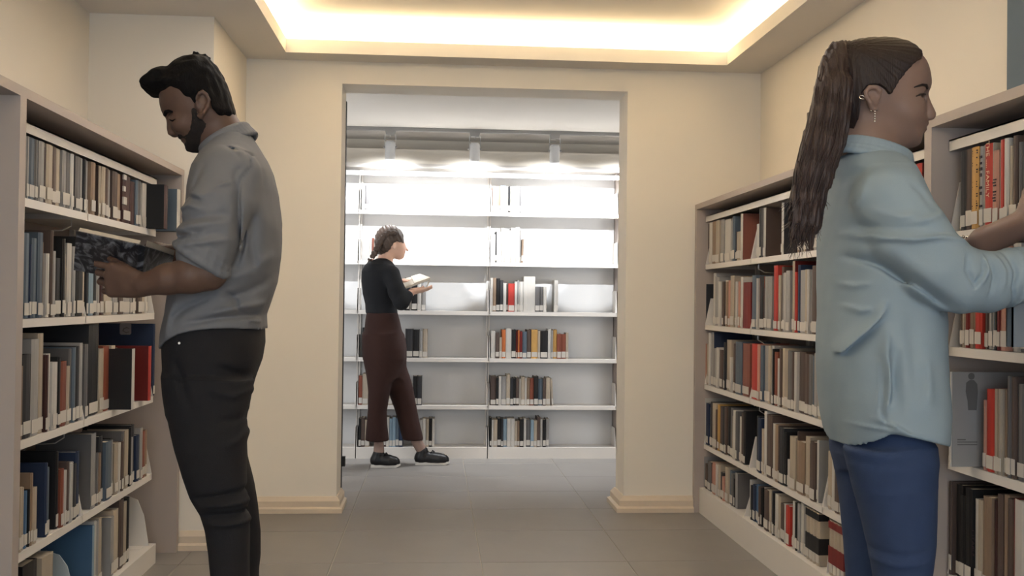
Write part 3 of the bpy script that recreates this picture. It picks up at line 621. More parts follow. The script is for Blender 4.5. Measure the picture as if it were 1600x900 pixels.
# ================================================================ people: smooth bodies from blended distance fields
class Grid:
    """zones: for each axis a list of (from, to, step) where the grid is finer"""
    def __init__(s, lo, hi, h, zones=((), (), ())):
        s.ax = []
        for k in range(3):
            p = float(lo[k]); a = [p]
            while p < hi[k]:
                st_ = h
                for z0, z1, q in zones[k]:
                    if z0 <= p < z1: st_ = min(st_, q)
                p += st_; a.append(p)
            s.ax.append(np.array(a))
        s.lo = np.array([a[0] for a in s.ax]); s.hi = np.array([a[-1] for a in s.ax])
        s.F = np.full([len(a) for a in s.ax], .2, np.float32)
    def sub(s, blo, bhi):
        i0 = [int(np.clip(np.searchsorted(s.ax[k], blo[k])-1, 0, len(s.ax[k])-1)) for k in range(3)]
        i1 = [int(np.clip(np.searchsorted(s.ax[k], bhi[k])+1, 1, len(s.ax[k]))) for k in range(3)]
        if any(bhi[k] < s.ax[k][0] or blo[k] > s.ax[k][-1] for k in range(3)): i1 = i0
        ax = [s.ax[k][i0[k]:i1[k]].astype(np.float32) for k in range(3)]
        return (slice(i0[0], i1[0]), slice(i0[1], i1[1]), slice(i0[2], i1[2])), ax[0][:, None, None], ax[1][None, :, None], ax[2][None, None, :]
    def op(s, fn, blo, bhi, k=.01, mode='add'):
        pad = k+.02; sl, X, Y, Z = s.sub(np.array(blo)-pad, np.array(bhi)+pad)
        if any(q.stop <= q.start for q in sl): return s
        d = fn(X.astype(np.float32), Y.astype(np.float32), Z.astype(np.float32)).astype(np.float32); A = s.F[sl]
        if mode == 'add':
            hh = np.clip(.5+.5*(d-A)/k, 0, 1); s.F[sl] = d*(1-hh)+A*hh-k*hh*(1-hh)
        elif mode == 'cut':
            d = -d; hh = np.clip(.5-.5*(d-A)/k, 0, 1); s.F[sl] = d*(1-hh)+A*hh+k*hh*(1-hh)
        elif mode == 'off': s.F[sl] = A+d
        return s
    def rc(s, a, b, ra, rb, k=.01, mode='add', flat=None):
        a = np.array(a, float); b = np.array(b, float); R = max(ra, rb); ba = b-a; L = float(ba@ba)+1e-9
        def fn(X, Y, Z):
            px, py, pz = X-a[0], Y-a[1], Z-a[2]
            t = np.clip((px*ba[0]+py*ba[1]+pz*ba[2])/L, 0, 1); qx, qy, qz = px-t*ba[0], py-t*ba[1], pz-t*ba[2]
            if flat is not None:      # squash along a unit direction by a factor
                f, q = flat; f = np.array(f); dp = qx*f[0]+qy*f[1]+qz*f[2]
                return np.sqrt(qx*qx+qy*qy+qz*qz+dp*dp*(1/q**2-1))-(ra+t*(rb-ra))
            return np.sqrt(qx*qx+qy*qy+qz*qz)-(ra+t*(rb-ra))
        return s.op(fn, np.minimum(a, b)-R, np.maximum(a, b)+R, k, mode)
    def chain(s, pts, k=.01, mode='add', flat=None):
        for (p, r), (q, r2) in zip(pts[:-1], pts[1:]): s.rc(p, q, r, r2, k, mode, flat)
        return s
    def el(s, c, r, k=.01, mode='add', R=None):
        c = np.array(c, float); r = np.array(r, float); Rm = float(max(r))
        def fn(X, Y, Z):
            p = [X-c[0], Y-c[1], Z-c[2]]
            if R is not None: p = [p[0]*R[0][j]+p[1]*R[1][j]+p[2]*R[2][j] for j in range(3)]
            k0 = np.sqrt((p[0]/r[0])**2+(p[1]/r[1])**2+(p[2]/r[2])**2); k1 = np.sqrt((p[0]/r[0]**2)**2+(p[1]/r[1]**2)**2+(p[2]/r[2]**2)**2)
            return k0*(k0-1)/np.maximum(k1, 1e-5)
        return s.op(fn, c-Rm, c+Rm, k, mode)
    def loft(s, st, k=.01, e=2.3, mode='add', axis=2, zlo=None, zhi=None):
        """stations (z, cx, cy, rx, ry), any order"""
        st = sorted(st); A = np.array(st, float); zz = A[:, 0]
        def interp(Z, j):
            return np.interp(Z.ravel(), zz, A[:, j]).reshape(Z.shape)
        rm = A[:, 3:5].max()
        def fn(X, Y, Z):
            cx, cy, rx, ry = [interp(Z, j) for j in (1, 2, 3, 4)]
            d = ((np.abs(X-cx)/rx)**e+(np.abs(Y-cy)/ry)**e)**(1/e)
            d = (d-1)*np.minimum(rx, ry)
            return np.maximum(d, np.maximum(Z-zz[-1], zz[0]-Z))
        lo = [(A[:, 1]-A[:, 3]).min(), (A[:, 2]-A[:, 4]).min(), zz[0]]; hi = [(A[:, 1]+A[:, 3]).max(), (A[:, 2]+A[:, 4]).max(), zz[-1]]
        return s.op(fn, lo, hi, k, mode)
    def cutfn(s, fn):      # keep only where fn < 0
        sl, X, Y, Z = s.sub(s.lo, s.hi); s.F = np.maximum(s.F, (fn(X, Y, Z)+0*s.F).astype(np.float32)); return s
    def offset(s, fn):
        sl, X, Y, Z = s.sub(s.lo, s.hi); s.F = (s.F+fn(X, Y, Z)).astype(np.float32); return s
    def mesh(s):
        Fv = s.F; inside = Fv < 0
        nx, ny, nz = Fv.shape
        cnt = np.zeros((nx-1, ny-1, nz-1), np.int8)
        for dx in (0, 1):
            for dy in (0, 1):
                for dz in (0, 1): cnt += inside[dx:nx-1+dx, dy:ny-1+dy, dz:nz-1+dz]
        act = (cnt > 0) & (cnt < 8); I = np.argwhere(act)
        idx = np.full(act.shape, -1, np.int32); idx[act] = np.arange(len(I))
        cor = [(a, b, c) for a in (0, 1) for b in (0, 1) for c in (0, 1)]
        val = {c: Fv[I[:, 0]+c[0], I[:, 1]+c[1], I[:, 2]+c[2]].astype(np.float64) for c in cor}
        acc = np.zeros((len(I), 3)); num = np.zeros(len(I))
        for c in cor:
            for ax in range(3):
                if c[ax]: continue
                d = list(c); d[ax] = 1; d = tuple(d); a, b = val[c], val[d]; m_ = (a < 0) != (b < 0)
                t = np.where(m_, a/np.where(np.abs(a-b) < 1e-12, 1, a-b), 0)
                p = np.zeros((len(I), 3)); p[:] = c; p[:, ax] += t
                acc += p*m_[:, None]; num += m_
        V = np.zeros((len(I), 3)); fr = acc/num[:, None]
        for k in range(3):
            a = s.ax[k]; V[:, k] = a[I[:, k]]+(a[I[:, k]+1]-a[I[:, k]])*fr[:, k]
        Fs = []
        for ax in range(3):
            o1, o2 = [k for k in range(3) if k != ax]
            sa = [slice(None)]*3; sb = [slice(None)]*3
            sa[ax] = slice(0, -1); sb[ax] = slice(1, None)
            A = inside[tuple(sa)]; B = inside[tuple(sb)]
            for flip in (0, 1):
                E = np.argwhere((A & ~B) if not flip else (~A & B))
                E = E[(E[:, o1] > 0) & (E[:, o2] > 0) & (E[:, o1] < Fv.shape[o1]-1) & (E[:, o2] < Fv.shape[o2]-1)]
                q = []
                for (u, v) in ((0, 0), (1, 0), (1, 1), (0, 1)):
                    e = E.copy(); e[:, o1] -= u; e[:, o2] -= v; q.append(idx[e[:, 0], e[:, 1], e[:, 2]])
                q = np.stack(q, 1)
                if (ax == 1) ^ bool(flip): q = q[:, ::-1]
                Fs.append(q)
        Q = np.concatenate(Fs); Q = Q[(Q >= 0).all(1)]
        return V, Q
def relax(V, Q, n=2, lam=.5):
    a = np.concatenate([Q[:, [0, 1]], Q[:, [1, 2]], Q[:, [2, 3]], Q[:, [3, 0]]]); a = np.concatenate([a, a[:, ::-1]])
    for _ in range(n):
        acc = np.zeros_like(V); c = np.bincount(a[:, 0], minlength=len(V)).astype(float)
        for j in range(3): acc[:, j] = np.bincount(a[:, 0], weights=V[a[:, 1], j], minlength=len(V))
        V = V*(1-lam)+lam*acc/np.maximum(c, 1)[:, None]
    return V
def sdf_obj(name, grids, material, parent=None, smooth=1, matfn=None, origin=None):
    Vs = []; Qs = []; n = 0
    for g in grids:
        V, Q = g.mesh(); V = relax(V, Q, smooth)
        Vs.append(V); Qs.append(Q+n); n += len(V)
    V = np.concatenate(Vs); Q = np.concatenate(Qs)
    if origin is None and parent is not None:
        origin = Vector((0, 0, 0)); q_ = parent
        while q_ is not None: origin = origin+q_.location; q_ = q_.parent
    if origin is None: origin = (0, 0, 0)
    me = bpy.data.meshes.new(name)
    me.vertices.add(len(V)); me.vertices.foreach_set('co', (V-np.array(origin)).astype(np.float32).ravel())
    me.loops.add(len(Q)*4); me.loops.foreach_set('vertex_index', Q.astype(np.int32).ravel())
    me.polygons.add(len(Q)); me.polygons.foreach_set('loop_start', np.arange(0, len(Q)*4, 4, dtype=np.int32))
    me.update(calc_edges=True); me.polygons.foreach_set('use_smooth', [True]*len(Q))
    for k in (material if isinstance(material, list) else [material]): me.materials.append(k)
    if matfn is not None:
        cen = V[Q].mean(1); me.polygons.foreach_set('material_index', matfn(cen[:, 0], cen[:, 1], cen[:, 2]).astype(np.int32))
    o = bpy.data.objects.new(name, me); C.objects.link(o); o.parent = parent
    if parent is None: o.location = origin
    return o
def poly_sd(P, U, V):
    """signed distance to a closed polygon, negative inside; U, V arrays"""
    P = np.array(P, float); n = len(P); d = np.full(np.broadcast(U, V).shape, 1e9); ins = np.zeros(d.shape, bool)
    for i in range(n):
        a, b = P[i], P[(i+1) % n]; e = b-a
        wu, wv = U-a[0], V-a[1]; t = np.clip((wu*e[0]+wv*e[1])/(e@e+1e-12), 0, 1)
        d = np.minimum(d, (wu-t*e[0])**2+(wv-t*e[1])**2)
        c = ((a[1] > V) != (b[1] > V)) & (U < (b[0]-a[0])*(V-a[1])/((b[1]-a[1]) if b[1] != a[1] else 1e-9)+a[0]); ins ^= c
    d = np.sqrt(d); return np.where(ins, -d, d)
def smooth_poly(P, it=2):
    P = np.array(P, float)
    for _ in range(it):
        Q = np.roll(P, -1, 0); P = np.stack([P*.75+Q*.25, P*.25+Q*.75], 1).reshape(-1, 2)
    return P
def inflate(g, P, y0, W, R, k=.006, mode='add', wscale=None):
    """profile outline P in the x-z plane puffed up to half width W"""
    P = np.array(P)
    def fn(X, Y, Z):
        U = X[:, 0, :]; V = Z[:, 0, :] if Z.shape[1] == 1 else Z[:, 0, :]
        UU, VV = np.broadcast_arrays(X[:, :, :].reshape(-1, 1), Z.reshape(1, -1))
        sd = poly_sd(P, UU, VV); q = np.clip(1+sd/R, 0, None)
        w_ = W if wscale is None else W*wscale(UU, VV)
        q = q[:, None, :]; w_ = w_ if np.isscalar(w_) else w_[:, None, :]
        return (np.sqrt(q*q+(np.abs(Y-y0)/w_)**2)-1)*min(R, W)
    lo = [P[:, 0].min(), y0-W, P[:, 1].min()]; hi = [P[:, 0].max(), y0+W, P[:, 1].max()]
    return g.op(fn, lo, hi, k, mode)
def wob(seed, amp, freq, n=6):
    r = np.random.RandomState(seed); D = r.randn(n, 3); D /= np.linalg.norm(D, axis=1)[:, None]; ph = r.rand(n)*6.28; fr = freq*(.6+r.rand(n)*.9)
    def fn(X, Y, Z):
        out = 0
        for d, p, f in zip(D, ph, fr): out = out+np.sin((X*d[0]+Y*d[1]+Z*d[2])*f+p)
        return out*(amp/n)
    return fn
def W(px, py, y): return on_y(px, py, y)
def hand(g, wrist, palm_dir, palm_n, side, fingers, scale=1.0, curl=.5, thumb=None):
    """palm plus five fingers. palm_dir wrist->knuckles, palm_n = palm normal (curl direction), side = towards the thumb"""
    d = np.array(palm_dir, float); d /= np.linalg.norm(d); n = np.array(palm_n, float); n -= d*(n@d); n /= np.linalg.norm(n); sd = np.cross(d, n)*side
    w_ = np.array(wrist, float); s = scale
    g.rc(w_, w_+d*.03*s, .024*s, .030*s, .012, flat=(n, .62))
    for off, L, r in ((-.030, .075, .014), (-.010, .082, .0145), (.012, .084, .015), (.032, .078, .015)):
        g.rc(w_+d*.015*s+sd*off*.5*s, w_+d*L*s+sd*off*s, .018*s, r*.95*s, .012, flat=(n, .8))
    for i, (off, L0, ln, r) in enumerate(((-.032, .076, .058, .0080), (-.011, .084, .072, .0088), (.011, .086, .080, .0090), (.032, .080, .072, .0088))):
        c = fingers[i] if isinstance(fingers, (list, tuple)) else curl
        p = w_+d*L0*s+sd*off*s; a = c*.6; seg = [.45, .30, .25]
        for j, q in enumerate(seg):
            dd = d*math.cos(a)+n*math.sin(a)+sd*off*1.2; dd /= np.linalg.norm(dd)
            p2 = p+dd*ln*q*s; g.rc(p, p2, r*(1-.08*j)*s, r*(.94-.08*j)*s, .003); p = p2; a += c*.95
    t = thumb or (.6, .3)
    p = w_+d*.022*s+sd*.022*s; dd = d*math.cos(t[0])+sd*math.sin(t[0])+n*t[1]; dd /= np.linalg.norm(dd)
    p2 = p+dd*.045*s; g.rc(p, p2, .015*s, .0115*s, .008)
    dd = d*math.cos(t[0]*.4)+sd*math.sin(t[0]*.4)+n*(t[1]+.25); dd /= np.linalg.norm(dd)
    p3 = p2+dd*.034*s; g.rc(p2, p3, .0105*s, .0095*s, .004); p4 = p3+dd*.024*s; g.rc(p3, p4, .0098*s, .0078*s, .003)
# ---------------------------------------------------------------- materials of the figures
M_skin_m = mat('skin_tan', (.345, .262, .222), .5, .05, 30, sub=.12)
M_skin_w = mat('skin_light', (.475, .385, .345), .48, .04, 30, sub=.12)
M_skin_r = mat('skin_pale', (.85, .70, .62), .5, sub=.1)
M_lip = mat('lip', (.34, .20, .19), .42)
M_hair_m = mat('hair_black', (.06, .052, .052), .75, .3, 40, .4, 260, .1, stretch=(1, 1, .3))
M_beard = mat('beard_black', (.13, .105, .095), .8, .35, 90, .5, 500)
M_hair_w = mat('hair_dark_brown', (.145, .10, .088), .5, .5, 60, .5, 160, .3, stretch=(3, 3, .16))
M_tail = mat('ponytail_brown', (.20, .14, .12), .45, .55, 60, .6, 160, .4, stretch=(3, 3, .16))
M_hair_r = mat('hair_brown', (.30, .25, .22), .5, .5, 120)
M_shirt_m = mat('grey_cotton', (.415, .42, .435), .85, .05, 40, .25, 900)
M_shirt_w = mat('light_denim', (.50, .56, .60), .8, .05, 25, .25, 900)
M_btn = mat('button', (.25, .25, .27), .4)
M_black = mat('black_denim', (.115, .11, .12), .9, .15, 30, .3, 700)
M_jean = mat('blue_denim', (.165, .225, .345), .85, .14, 26, .3, 800)
M_knit = mat('black_knit', (.10, .105, .12), .9, .1, 60, .3, 500)
M_rust = mat('brown_cloth', (.185, .105, .09), .85, .08, 20, .2, 400)
M_shoe = mat('black_leather', (.09, .085, .09), .4)
M_sole = mat('white_sole', (.75, .74, .72), .6)
M_sock = mat('nude_sock', (.56, .47, .43), .7)
M_silver = mat('silver', (.85, .83, .80), .2, metal=1)
M_eye = mat('eye_white', (.75, .72, .70), .2)
def P2(pts, y): return smooth_poly([(W(a, b, y)[0], W(a, b, y)[2]) for a, b in pts], 2)
def Ws(px, py, y0, d, s):
    """point of a face or head at half breadth d, mirrored to the far side for s = 1"""
    p = W(px, py, y0-d); return np.array([p[0], y0+s*d, p[2]])
def hit(g, px, py, y0, out=.0006):
    """where the line of sight through a pixel of the photograph meets the modelled head"""
    for yy in np.arange(y0-.13, y0+.02, .0006):
        p = W(px, py, yy); i = [int(np.clip(np.searchsorted(g.ax[k], p[k])-1, 0, len(g.ax[k])-2)) for k in range(3)]
        t = [(p[k]-g.ax[k][i[k]])/(g.ax[k][i[k]+1]-g.ax[k][i[k]]) for k in range(3)]; v = 0
        for a in (0, 1):
            for b in (0, 1):
                for c in (0, 1): v += g.F[i[0]+a, i[1]+b, i[2]+c]*(t[0] if a else 1-t[0])*(t[1] if b else 1-t[1])*(t[2] if c else 1-t[2])
        if v < out: return p
    return W(px, py, y0-.01)
def mirror(p, y0, s): return np.array([p[0], y0+s*(y0-p[1]), p[2]])
def fold(g, pts, amp, wid, y, near=.15):
    """cloth fold: a soft ridge (amp>0) or crease along a line of the cloth"""
    amp *= 1.5; wid *= .85
    Q = [(W(a, b, y-near)[0], W(a, b, y-near)[2]) for a, b in pts]; xs_ = [q[0] for q in Q]; zs = [q[1] for q in Q]; pad = wid*3
    sl, X, Y, Z = g.sub([min(xs_)-pad, y-1, min(zs)-pad], [max(xs_)+pad, y+1, max(zs)+pad])
    if any(q.stop <= q.start for q in sl): return
    UU, VV = np.broadcast_arrays(X.reshape(-1, 1), Z.reshape(1, -1)); d = np.full(UU.shape, 9.)
    tt = np.zeros(UU.shape); n = len(Q)-1
    for i in range(n):
        a = np.array(Q[i]); e = np.array(Q[i+1])-a; t = np.clip(((UU-a[0])*e[0]+(VV-a[1])*e[1])/(e@e+1e-9), 0, 1)
        di = np.hypot(UU-a[0]-t*e[0], VV-a[1]-t*e[1]); m_ = di < d; d = np.where(m_, di, d); tt = np.where(m_, (i+t)/n, tt)
    env = np.sin(np.clip(tt, .02, .98)*PI)**.5
    g.F[sl] -= ((amp*env*np.exp(-(d/wid)**2))[:, None, :]*np.clip((y-.03-Y)/.06, 0, 1)).astype(np.float32)
def P2H(pts, y): return P2(pts, y-.062)
def st(rows, y, e=2.3):
    """(py, px_left, px_right, cy, half depth) -> loft stations whose outline, seen in perspective, meets those pixels"""
    out = []; t = np.linspace(0, 2*PI, 121); ct = np.sign(np.cos(t))*np.abs(np.cos(t))**(2/e); sn = np.sign(np.sin(t))*np.abs(np.sin(t))**(2/e)
    for py, xa, xb, cy, ry in rows:
        a, b = W(xa, py, y), W(xb, py, y); ta, tb = xa, xb; cx, rx = (a[0]+b[0])/2, (b[0]-a[0])/2; z = (a[2]+b[2])/2
        for _ in range(6):
            X = cx+rx*ct; Y = cy+ry*sn; px = 800+F*(X*rgt[0]+Y*rgt[1]+(z-CH)*rgt[2])/(X*fwd[0]+Y*fwd[1]+(z-CH)*fwd[2])
            ea, eb = (xa-px.min())*cy/F, (xb-px.max())*cy/F
            cx += (ea+eb)/2; rx += (eb-ea)/2
        out.append((z, cx, cy, max(rx, .02), ry))
    return out
def ear(g, pts, y, s, ctr):
    Q = [W(a, b, y) for a, b in pts]; Q = [np.array([q[0], y, q[2]]) for q in Q]
    for i in range(len(Q)-1):
        k = i/(len(Q)-1); off = np.array([0, s*(.012 if .1 < k < .8 else .005), 0])
        k2 = (i+1)/(len(Q)-1); off2 = np.array([0, s*(.012 if .1 < k2 < .8 else .005), 0])
        g.rc(Q[i]+off, Q[i+1]+off2, .0042, .0042, .004)
    c = W(*ctr, y); c = np.array([c[0], y, c[2]])
    L = (Q[len(Q)//2]-Q[0])
    g.el(c+np.array([0, s*.003, 0]), (.014, .006, .024), .006)
def shoe(g, heel, toe, y, w_=.045, h=.075):
    """heel, toe: x positions"""
    s = 1 if toe > heel else -1; L = abs(toe-heel)
    g.rc((heel+s*.035, y, .045), (heel+s*.05, y, .085), .036, .036, .02)
    g.chain([((heel+s*.04, y, .04), .036), ((heel+s*L*.5, y, .04), .037), ((toe-s*.045, y, .034), .034)], .02)
    g.rc((toe-s*.07, y, .032), (toe-s*.035, y, .028), .040, .030, .02)
    g.cutfn(lambda X, Y, Z: .004-Z)
# ================================================================ bearded man
YM = 2.60
def build_man():
    root_loc = (W(345, 900, YM)[0], YM, 0)
    head_px = [(249.5, 150), (250.5, 166), (255, 180), (261, 185), (266, 195), (269, 205), (274, 210.5), (276, 214), (280, 216), (283, 217), (283, 221), (288, 225), (290, 232), (296, 236.5),
               (304, 238), (318, 236), (332, 228), (352, 212), (364, 196), (365, 175), (361, 150), (350, 126), (334, 107), (318, 97), (297, 95), (275, 102), (258, 116), (250, 133)]
    HP = P2(head_px, YM)
    zc, ze = W(300, 236, YM)[2], W(300, 175, YM)[2]
    ws = lambda U, V: np.interp(V, [zc, zc+.035, ze, ze+.05], [.66, .80, .96, 1.0])
    zh = (W(300, 245, YM)[2], W(300, 92, YM)[2]); za = (W(200, 475, 2.36)[2], W(300, 385, 2.36)[2])
    g = Grid((W(140, 420, 2.36)[0], YM-.30, .02), (W(420, 300, YM)[0], YM+.27, zh[1]+.02), .0055,
             (((-9, W(330, 200, YM)[0], .0024),), ((2.30, 2.56, .003), (YM-.095, YM+.095, .0024)), ((zh[0], zh[1], .0022), (za[0], za[1], .0026))))
    inflate(g, HP, YM, .078, .075, .004, wscale=ws)
    g.chain([(W(338, 193, YM), .045), (W(351, 216, YM), .049), (W(358, 262, YM), .055)], .025)
    inflate(g, P2([(256, 180), (260.7, 184), (261.2, 194), (261, 203), (263, 208.7), (267, 212), (275, 210.5), (281, 203), (276, 190), (266, 179)], YM), YM, .020, .012, .006)
    for s in (-1, 1):
        g.el(Ws(268.5, 208, YM, .013, s), (.010, .008, .007), .005)
        c = Ws(268, 184, YM, .036, s); g.el(c, (.014, .016, .012), .012, 'cut')
        g.el(c+np.array([.006, -s*.002, 0]), (.0135, .014, .012), .003)
        g.el(Ws(284, 194, YM, .046, s), (.024, .018, .020), .02)
        ear(g, [(309, 168), (309, 155), (312, 148), (318, 145), (324, 149), (328, 158), (326, 168), (320, 177), (315, 184), (311, 181)], YM+s*.073, s, (317, 163))
        c = W(318, 161, YM); g.el((c[0], YM+s*.083, c[2]), (.007, .008, .011), .005, 'cut')
    c1, c2 = W(275, 214.5, YM), W(293, 219, YM)
    for s in (-1, 1): g.rc((c1[0], YM, c1[2]), (c2[0], YM+s*.024, c2[2]), .0022, .0022, .004, 'cut')
    # arms (skin)
    ga = gb = gc = g
    ga.chain([(W(320, 398, 2.385), .038), (W(326, 425, 2.375), .0405), (W(298, 430, 2.36), .040), (W(262, 436, 2.36), .034), (W(224, 445, 2.37), .026)], .012)
    hand(ga, W(220, 446, 2.37), (-1, .20, .16), (.15, 1, .15), -1, [.8, .7, .5, .05], .92, thumb=(.35, .35))
    gb.chain([(W(330, 415, 2.81), .042), (W(302, 409, 2.77), .036), (W(283, 404, 2.73), .026)], .012)
    hand(gb, W(283, 404, 2.73), (-1, -.75, .0), (-.5, -1, -.1), 1, [1., 1., .9, .8], .9, thumb=(.15, .3))
    # hidden body, one closed figure under the clothes
    gc.loft(st([(248, 335, 398, YM, .08), (300, 315, 412, YM, .13), (400, 300, 415, YM, .13), (500, 280, 398, YM, .13), (590, 280, 380, YM, .13)], YM), .015)
    for yy, kn, an in ((2.50, (350, 800), (368, 1080)), (2.695, (366, 800), (378, 1080))):
        gc.chain([(W(325, 590, yy), .055), (W(*kn, yy), .038), ((W(*an, yy)[0], yy, .09), .032), ((W(*an, yy)[0]-.05, yy, .05), .026)], .01)
    gc.chain([(W(368, 285, 2.57), .04), (W(358, 290, 2.46), .042), (W(340, 340, 2.40), .042), (W(325, 390, 2.383), .040)], .01)
    gc.chain([(W(362, 285, 2.65), .04), (W(352, 290, 2.735), .042), (W(335, 350, 2.80), .042), (W(328, 415, 2.81), .040)], .01)
    body = sdf_obj('person', [g], [M_skin_m, M_lip], None, 1,
        lambda x, y, z: ((np.hypot(x-W(281, 216.5, YM)[0], z-W(281, 216.5, YM)[2]) < .0085) & (np.abs(y-YM) < .022)).astype(int), root_loc)
    tag(body, 'bearded man in grey shirt and black trousers reading beside the left bookcase', 'person')
    # hair
    lo = W(215, 205, YM); hi = W(385, 70, YM)
    gh = Grid((lo[0], YM-.105, lo[2]), (hi[0], YM+.105, hi[2]), .0025)
    hair_px = [(248, 152), (232, 150), (226, 138), (230, 125), (240, 121), (253, 118), (264, 104), (278, 94), (297, 87), (318, 86), (334, 97), (348, 117), (358, 143), (367.5, 172), (370, 184), (352, 200), (320, 200), (280, 175), (262, 158)]
    inflate(gh, P2(hair_px, YM), YM, .086, .072, .004)
    for (px, py, r) in ((236, 134, .017), (243, 128, .02), (255, 120, .022)):
        for s in (-1, 0, 1): gh.el(W(px, py, YM)*np.array([1, 0, 1])+np.array([0, YM+s*.03, 0]), (r, .03, r*.8), .012)
    for a, b in (((306, 88), (303, 81)), ((310, 88), (309, 82)), ((316, 90), (321, 86)), ((322, 93), (329, 90))): gh.rc(W(*a, YM), W(*b, YM-.01), .006, .002, .008)
    keep_ = P2H([(248, 152), (262, 152), (270, 160), (284, 162), (292, 168), (298, 176), (307, 178), (308, 166), (307, 150), (316, 143), (326, 147), (331, 160), (336, 176), (350, 182), (367, 184), (400, 180), (400, 60), (200, 60), (200, 160)], YM)
    gh.cutfn(lambda X, Y, Z: poly_sd(keep_, *np.broadcast_arrays(X.reshape(-1, 1), Z.reshape(1, -1)))[:, None, :])
    gh.offset(wob(3, .0035, 260, 8))
    sdf_obj('hair', [gh], M_hair_m, body, 0)
    # beard: a thin shell over the jaw
    gk = Grid((W(262, 245, YM)[0], YM-.09, W(262, 245, YM)[2]), (W(345, 165, YM)[0], YM+.09, W(345, 165, YM)[2]), .0022)
    BP = P2([(x-1.2 if x < 300 else x, y+1.2 if y > 215 else y) for x, y in head_px], YM)
    inflate(gk, BP, YM, .0805, .075, .004, wscale=ws)
    bk = P2([(273, 206.5), (284, 207), (294, 205), (301, 197), (303, 184), (302, 172), (309, 171), (314, 184), (325, 196), (343, 208), (352, 222), (350, 250), (270, 250), (285, 227), (283, 222.5), (287, 220.5), (288, 217), (283, 213.5), (272, 213.5)], YM-.05)
    gk.cutfn(lambda X, Y, Z: poly_sd(bk, *np.broadcast_arrays(X.reshape(-1, 1), Z.reshape(1, -1)))[:, None, :])
    gk.offset(wob(9, .0018, 500, 8)); sdf_obj('beard', [gk], M_beard, body, 0)
    for s in (-1, 1):
        b = MB().tube([mirror(hit(g, x, y, YM), YM, s) for x, y, d in ((257.5, 180, .020), (259, 175, .034), (264, 173, .046), (270, 175, .055))], [.004, .0045, .004, .002], 8)
        part(b, 'eyebrow', M_hair_m, body, True)
        b = MB().tube([mirror(hit(g, x, y, YM), YM, s) for x, y, d in ((265, 187, .034), (269.5, 189, .046), (274, 186, .050))], [.0012, .0022, .001], 6)
        part(b, 'eyelashes', M_hair_m, body, True)
    # shirt
    lo = W(225, 560, YM); hi = W(455, 180, YM)
    gs = Grid((lo[0], YM-.34, lo[2]), (hi[0], YM+.34, hi[2]), .0038)
    gs.loft(st([(212, 338, 396, YM, .07), (228, 326, 406, YM, .105), (245, 312, 417, YM, .155), (268, 300, 428, YM, .195), (300, 292, 436, YM, .212), (345, 286, 441, YM, .205), (400, 279, 439, YM, .19), (440, 268, 433, YM, .182),
        (462, 262, 426, YM, .178), (490, 257, 417, YM, .182), (520, 250, 419, YM, .182), (545, 247, 416, YM, .178)], YM), .02, 2.35)
    gs.chain([(W(362, 275, 2.455), .068), (W(340, 330, 2.40), .070), (W(331, 370, 2.385), .070), (W(318, 398, 2.38), .061)], .02)
    gs.chain([(W(356, 272, 2.74), .066), (W(335, 350, 2.80), .060), (W(322, 392, 2.81), .055)], .02)
    # rolled cuff of the near sleeve
    c = W(315, 402, 2.38); ax = np.array([-.38, 0, -.92]); ax /= np.linalg.norm(ax)
    u = np.array([ax[2], 0, -ax[0]]); v = np.array([0, 1., 0])
    for k in range(3):
        cc = c+ax*(-.028+k*.016); Rr = .061+.001*k
        pts = [cc+(u*math.cos(a)+v*math.sin(a))*Rr+ax*(.012*math.cos(a+PI)) for a in np.linspace(0, 2*PI, 21)]
        for a, b in zip(pts[:-1], pts[1:]): gs.rc(a, b, .0085, .0085, .004)
    hem_x = [W(p, 500, YM-.12)[0] for p in (236, 246, 262, 285, 310, 340, 380, 416, 440)]; hem_z = [W(p, q, YM-.12)[2] for p, q in ((236, 548), (246, 545), (262, 533), (285, 522), (310, 517), (340, 513), (380, 514), (416, 519), (440, 522))]
    gs.cutfn(lambda X, Y, Z: np.interp(X.ravel(), hem_x, hem_z).reshape(X.shape)-Z)
    F_ = [([(372, 232), (385, 236), (392, 262), (380, 285), (378, 330)], -.004, .0035), ([(352, 228), (372, 234)], -.004, .003), ([(286, 330), (305, 326), (330, 332)], .006, .006), ([(300, 310), (325, 318), (350, 312)], -.005, .006), ([(345, 300), (362, 292), (372, 288)], .006, .005), ([(300, 365), (325, 372), (345, 366)], .006, .005), ([(350, 455), (365, 470), (372, 490)], -.005, .006), ([(395, 330), (388, 380), (396, 430)], -.004, .010), ([(376, 292), (379, 330), (377, 380), (368, 415)], -.010, .008), ([(378, 262), (372, 275), (374, 300)], -.004, .006), ([(300, 300), (330, 315), (360, 305)], .006, .012), ([(285, 350), (320, 345), (372, 338)], -.006, .010), ([(282, 362), (320, 358), (368, 352)], .006, .009),
          ([(280, 374), (310, 370), (360, 368)], -.007, .007), ([(290, 388), (330, 384), (372, 378)], .006, .007), ([(340, 470), (380, 455), (432, 420)], -.007, .012), ([(330, 490), (370, 480), (425, 470)], .007, .011), ([(345, 440), (390, 425), (436, 380)], .005, .014),
          ([(290, 505), (340, 497), (410, 492)], -.006, .009), ([(262, 500), (290, 480), (330, 462)], -.005, .010), ([(425, 270), (433, 330), (432, 400), (424, 450)], -.004, .006), ([(345, 222), (366, 236), (378, 250)], -.003, .005), ([(395, 300), (410, 350), (405, 420)], .004, .02),
          ([(270, 470), (258, 500), (252, 530)], .005, .012), ([(380, 500), (400, 505), (418, 498)], .006, .006), ([(318, 260), (305, 300), (300, 330)], -.004, .01)]
    for p, a, w_ in F_: fold(gs, p, a, w_, YM, .18)
    gs.offset(wob(5, .0028, 38, 8)); gs.offset(wob(6, .0015, 90, 9))
    sh = sdf_obj('shirt', [gs], M_shirt_m, body, 1)
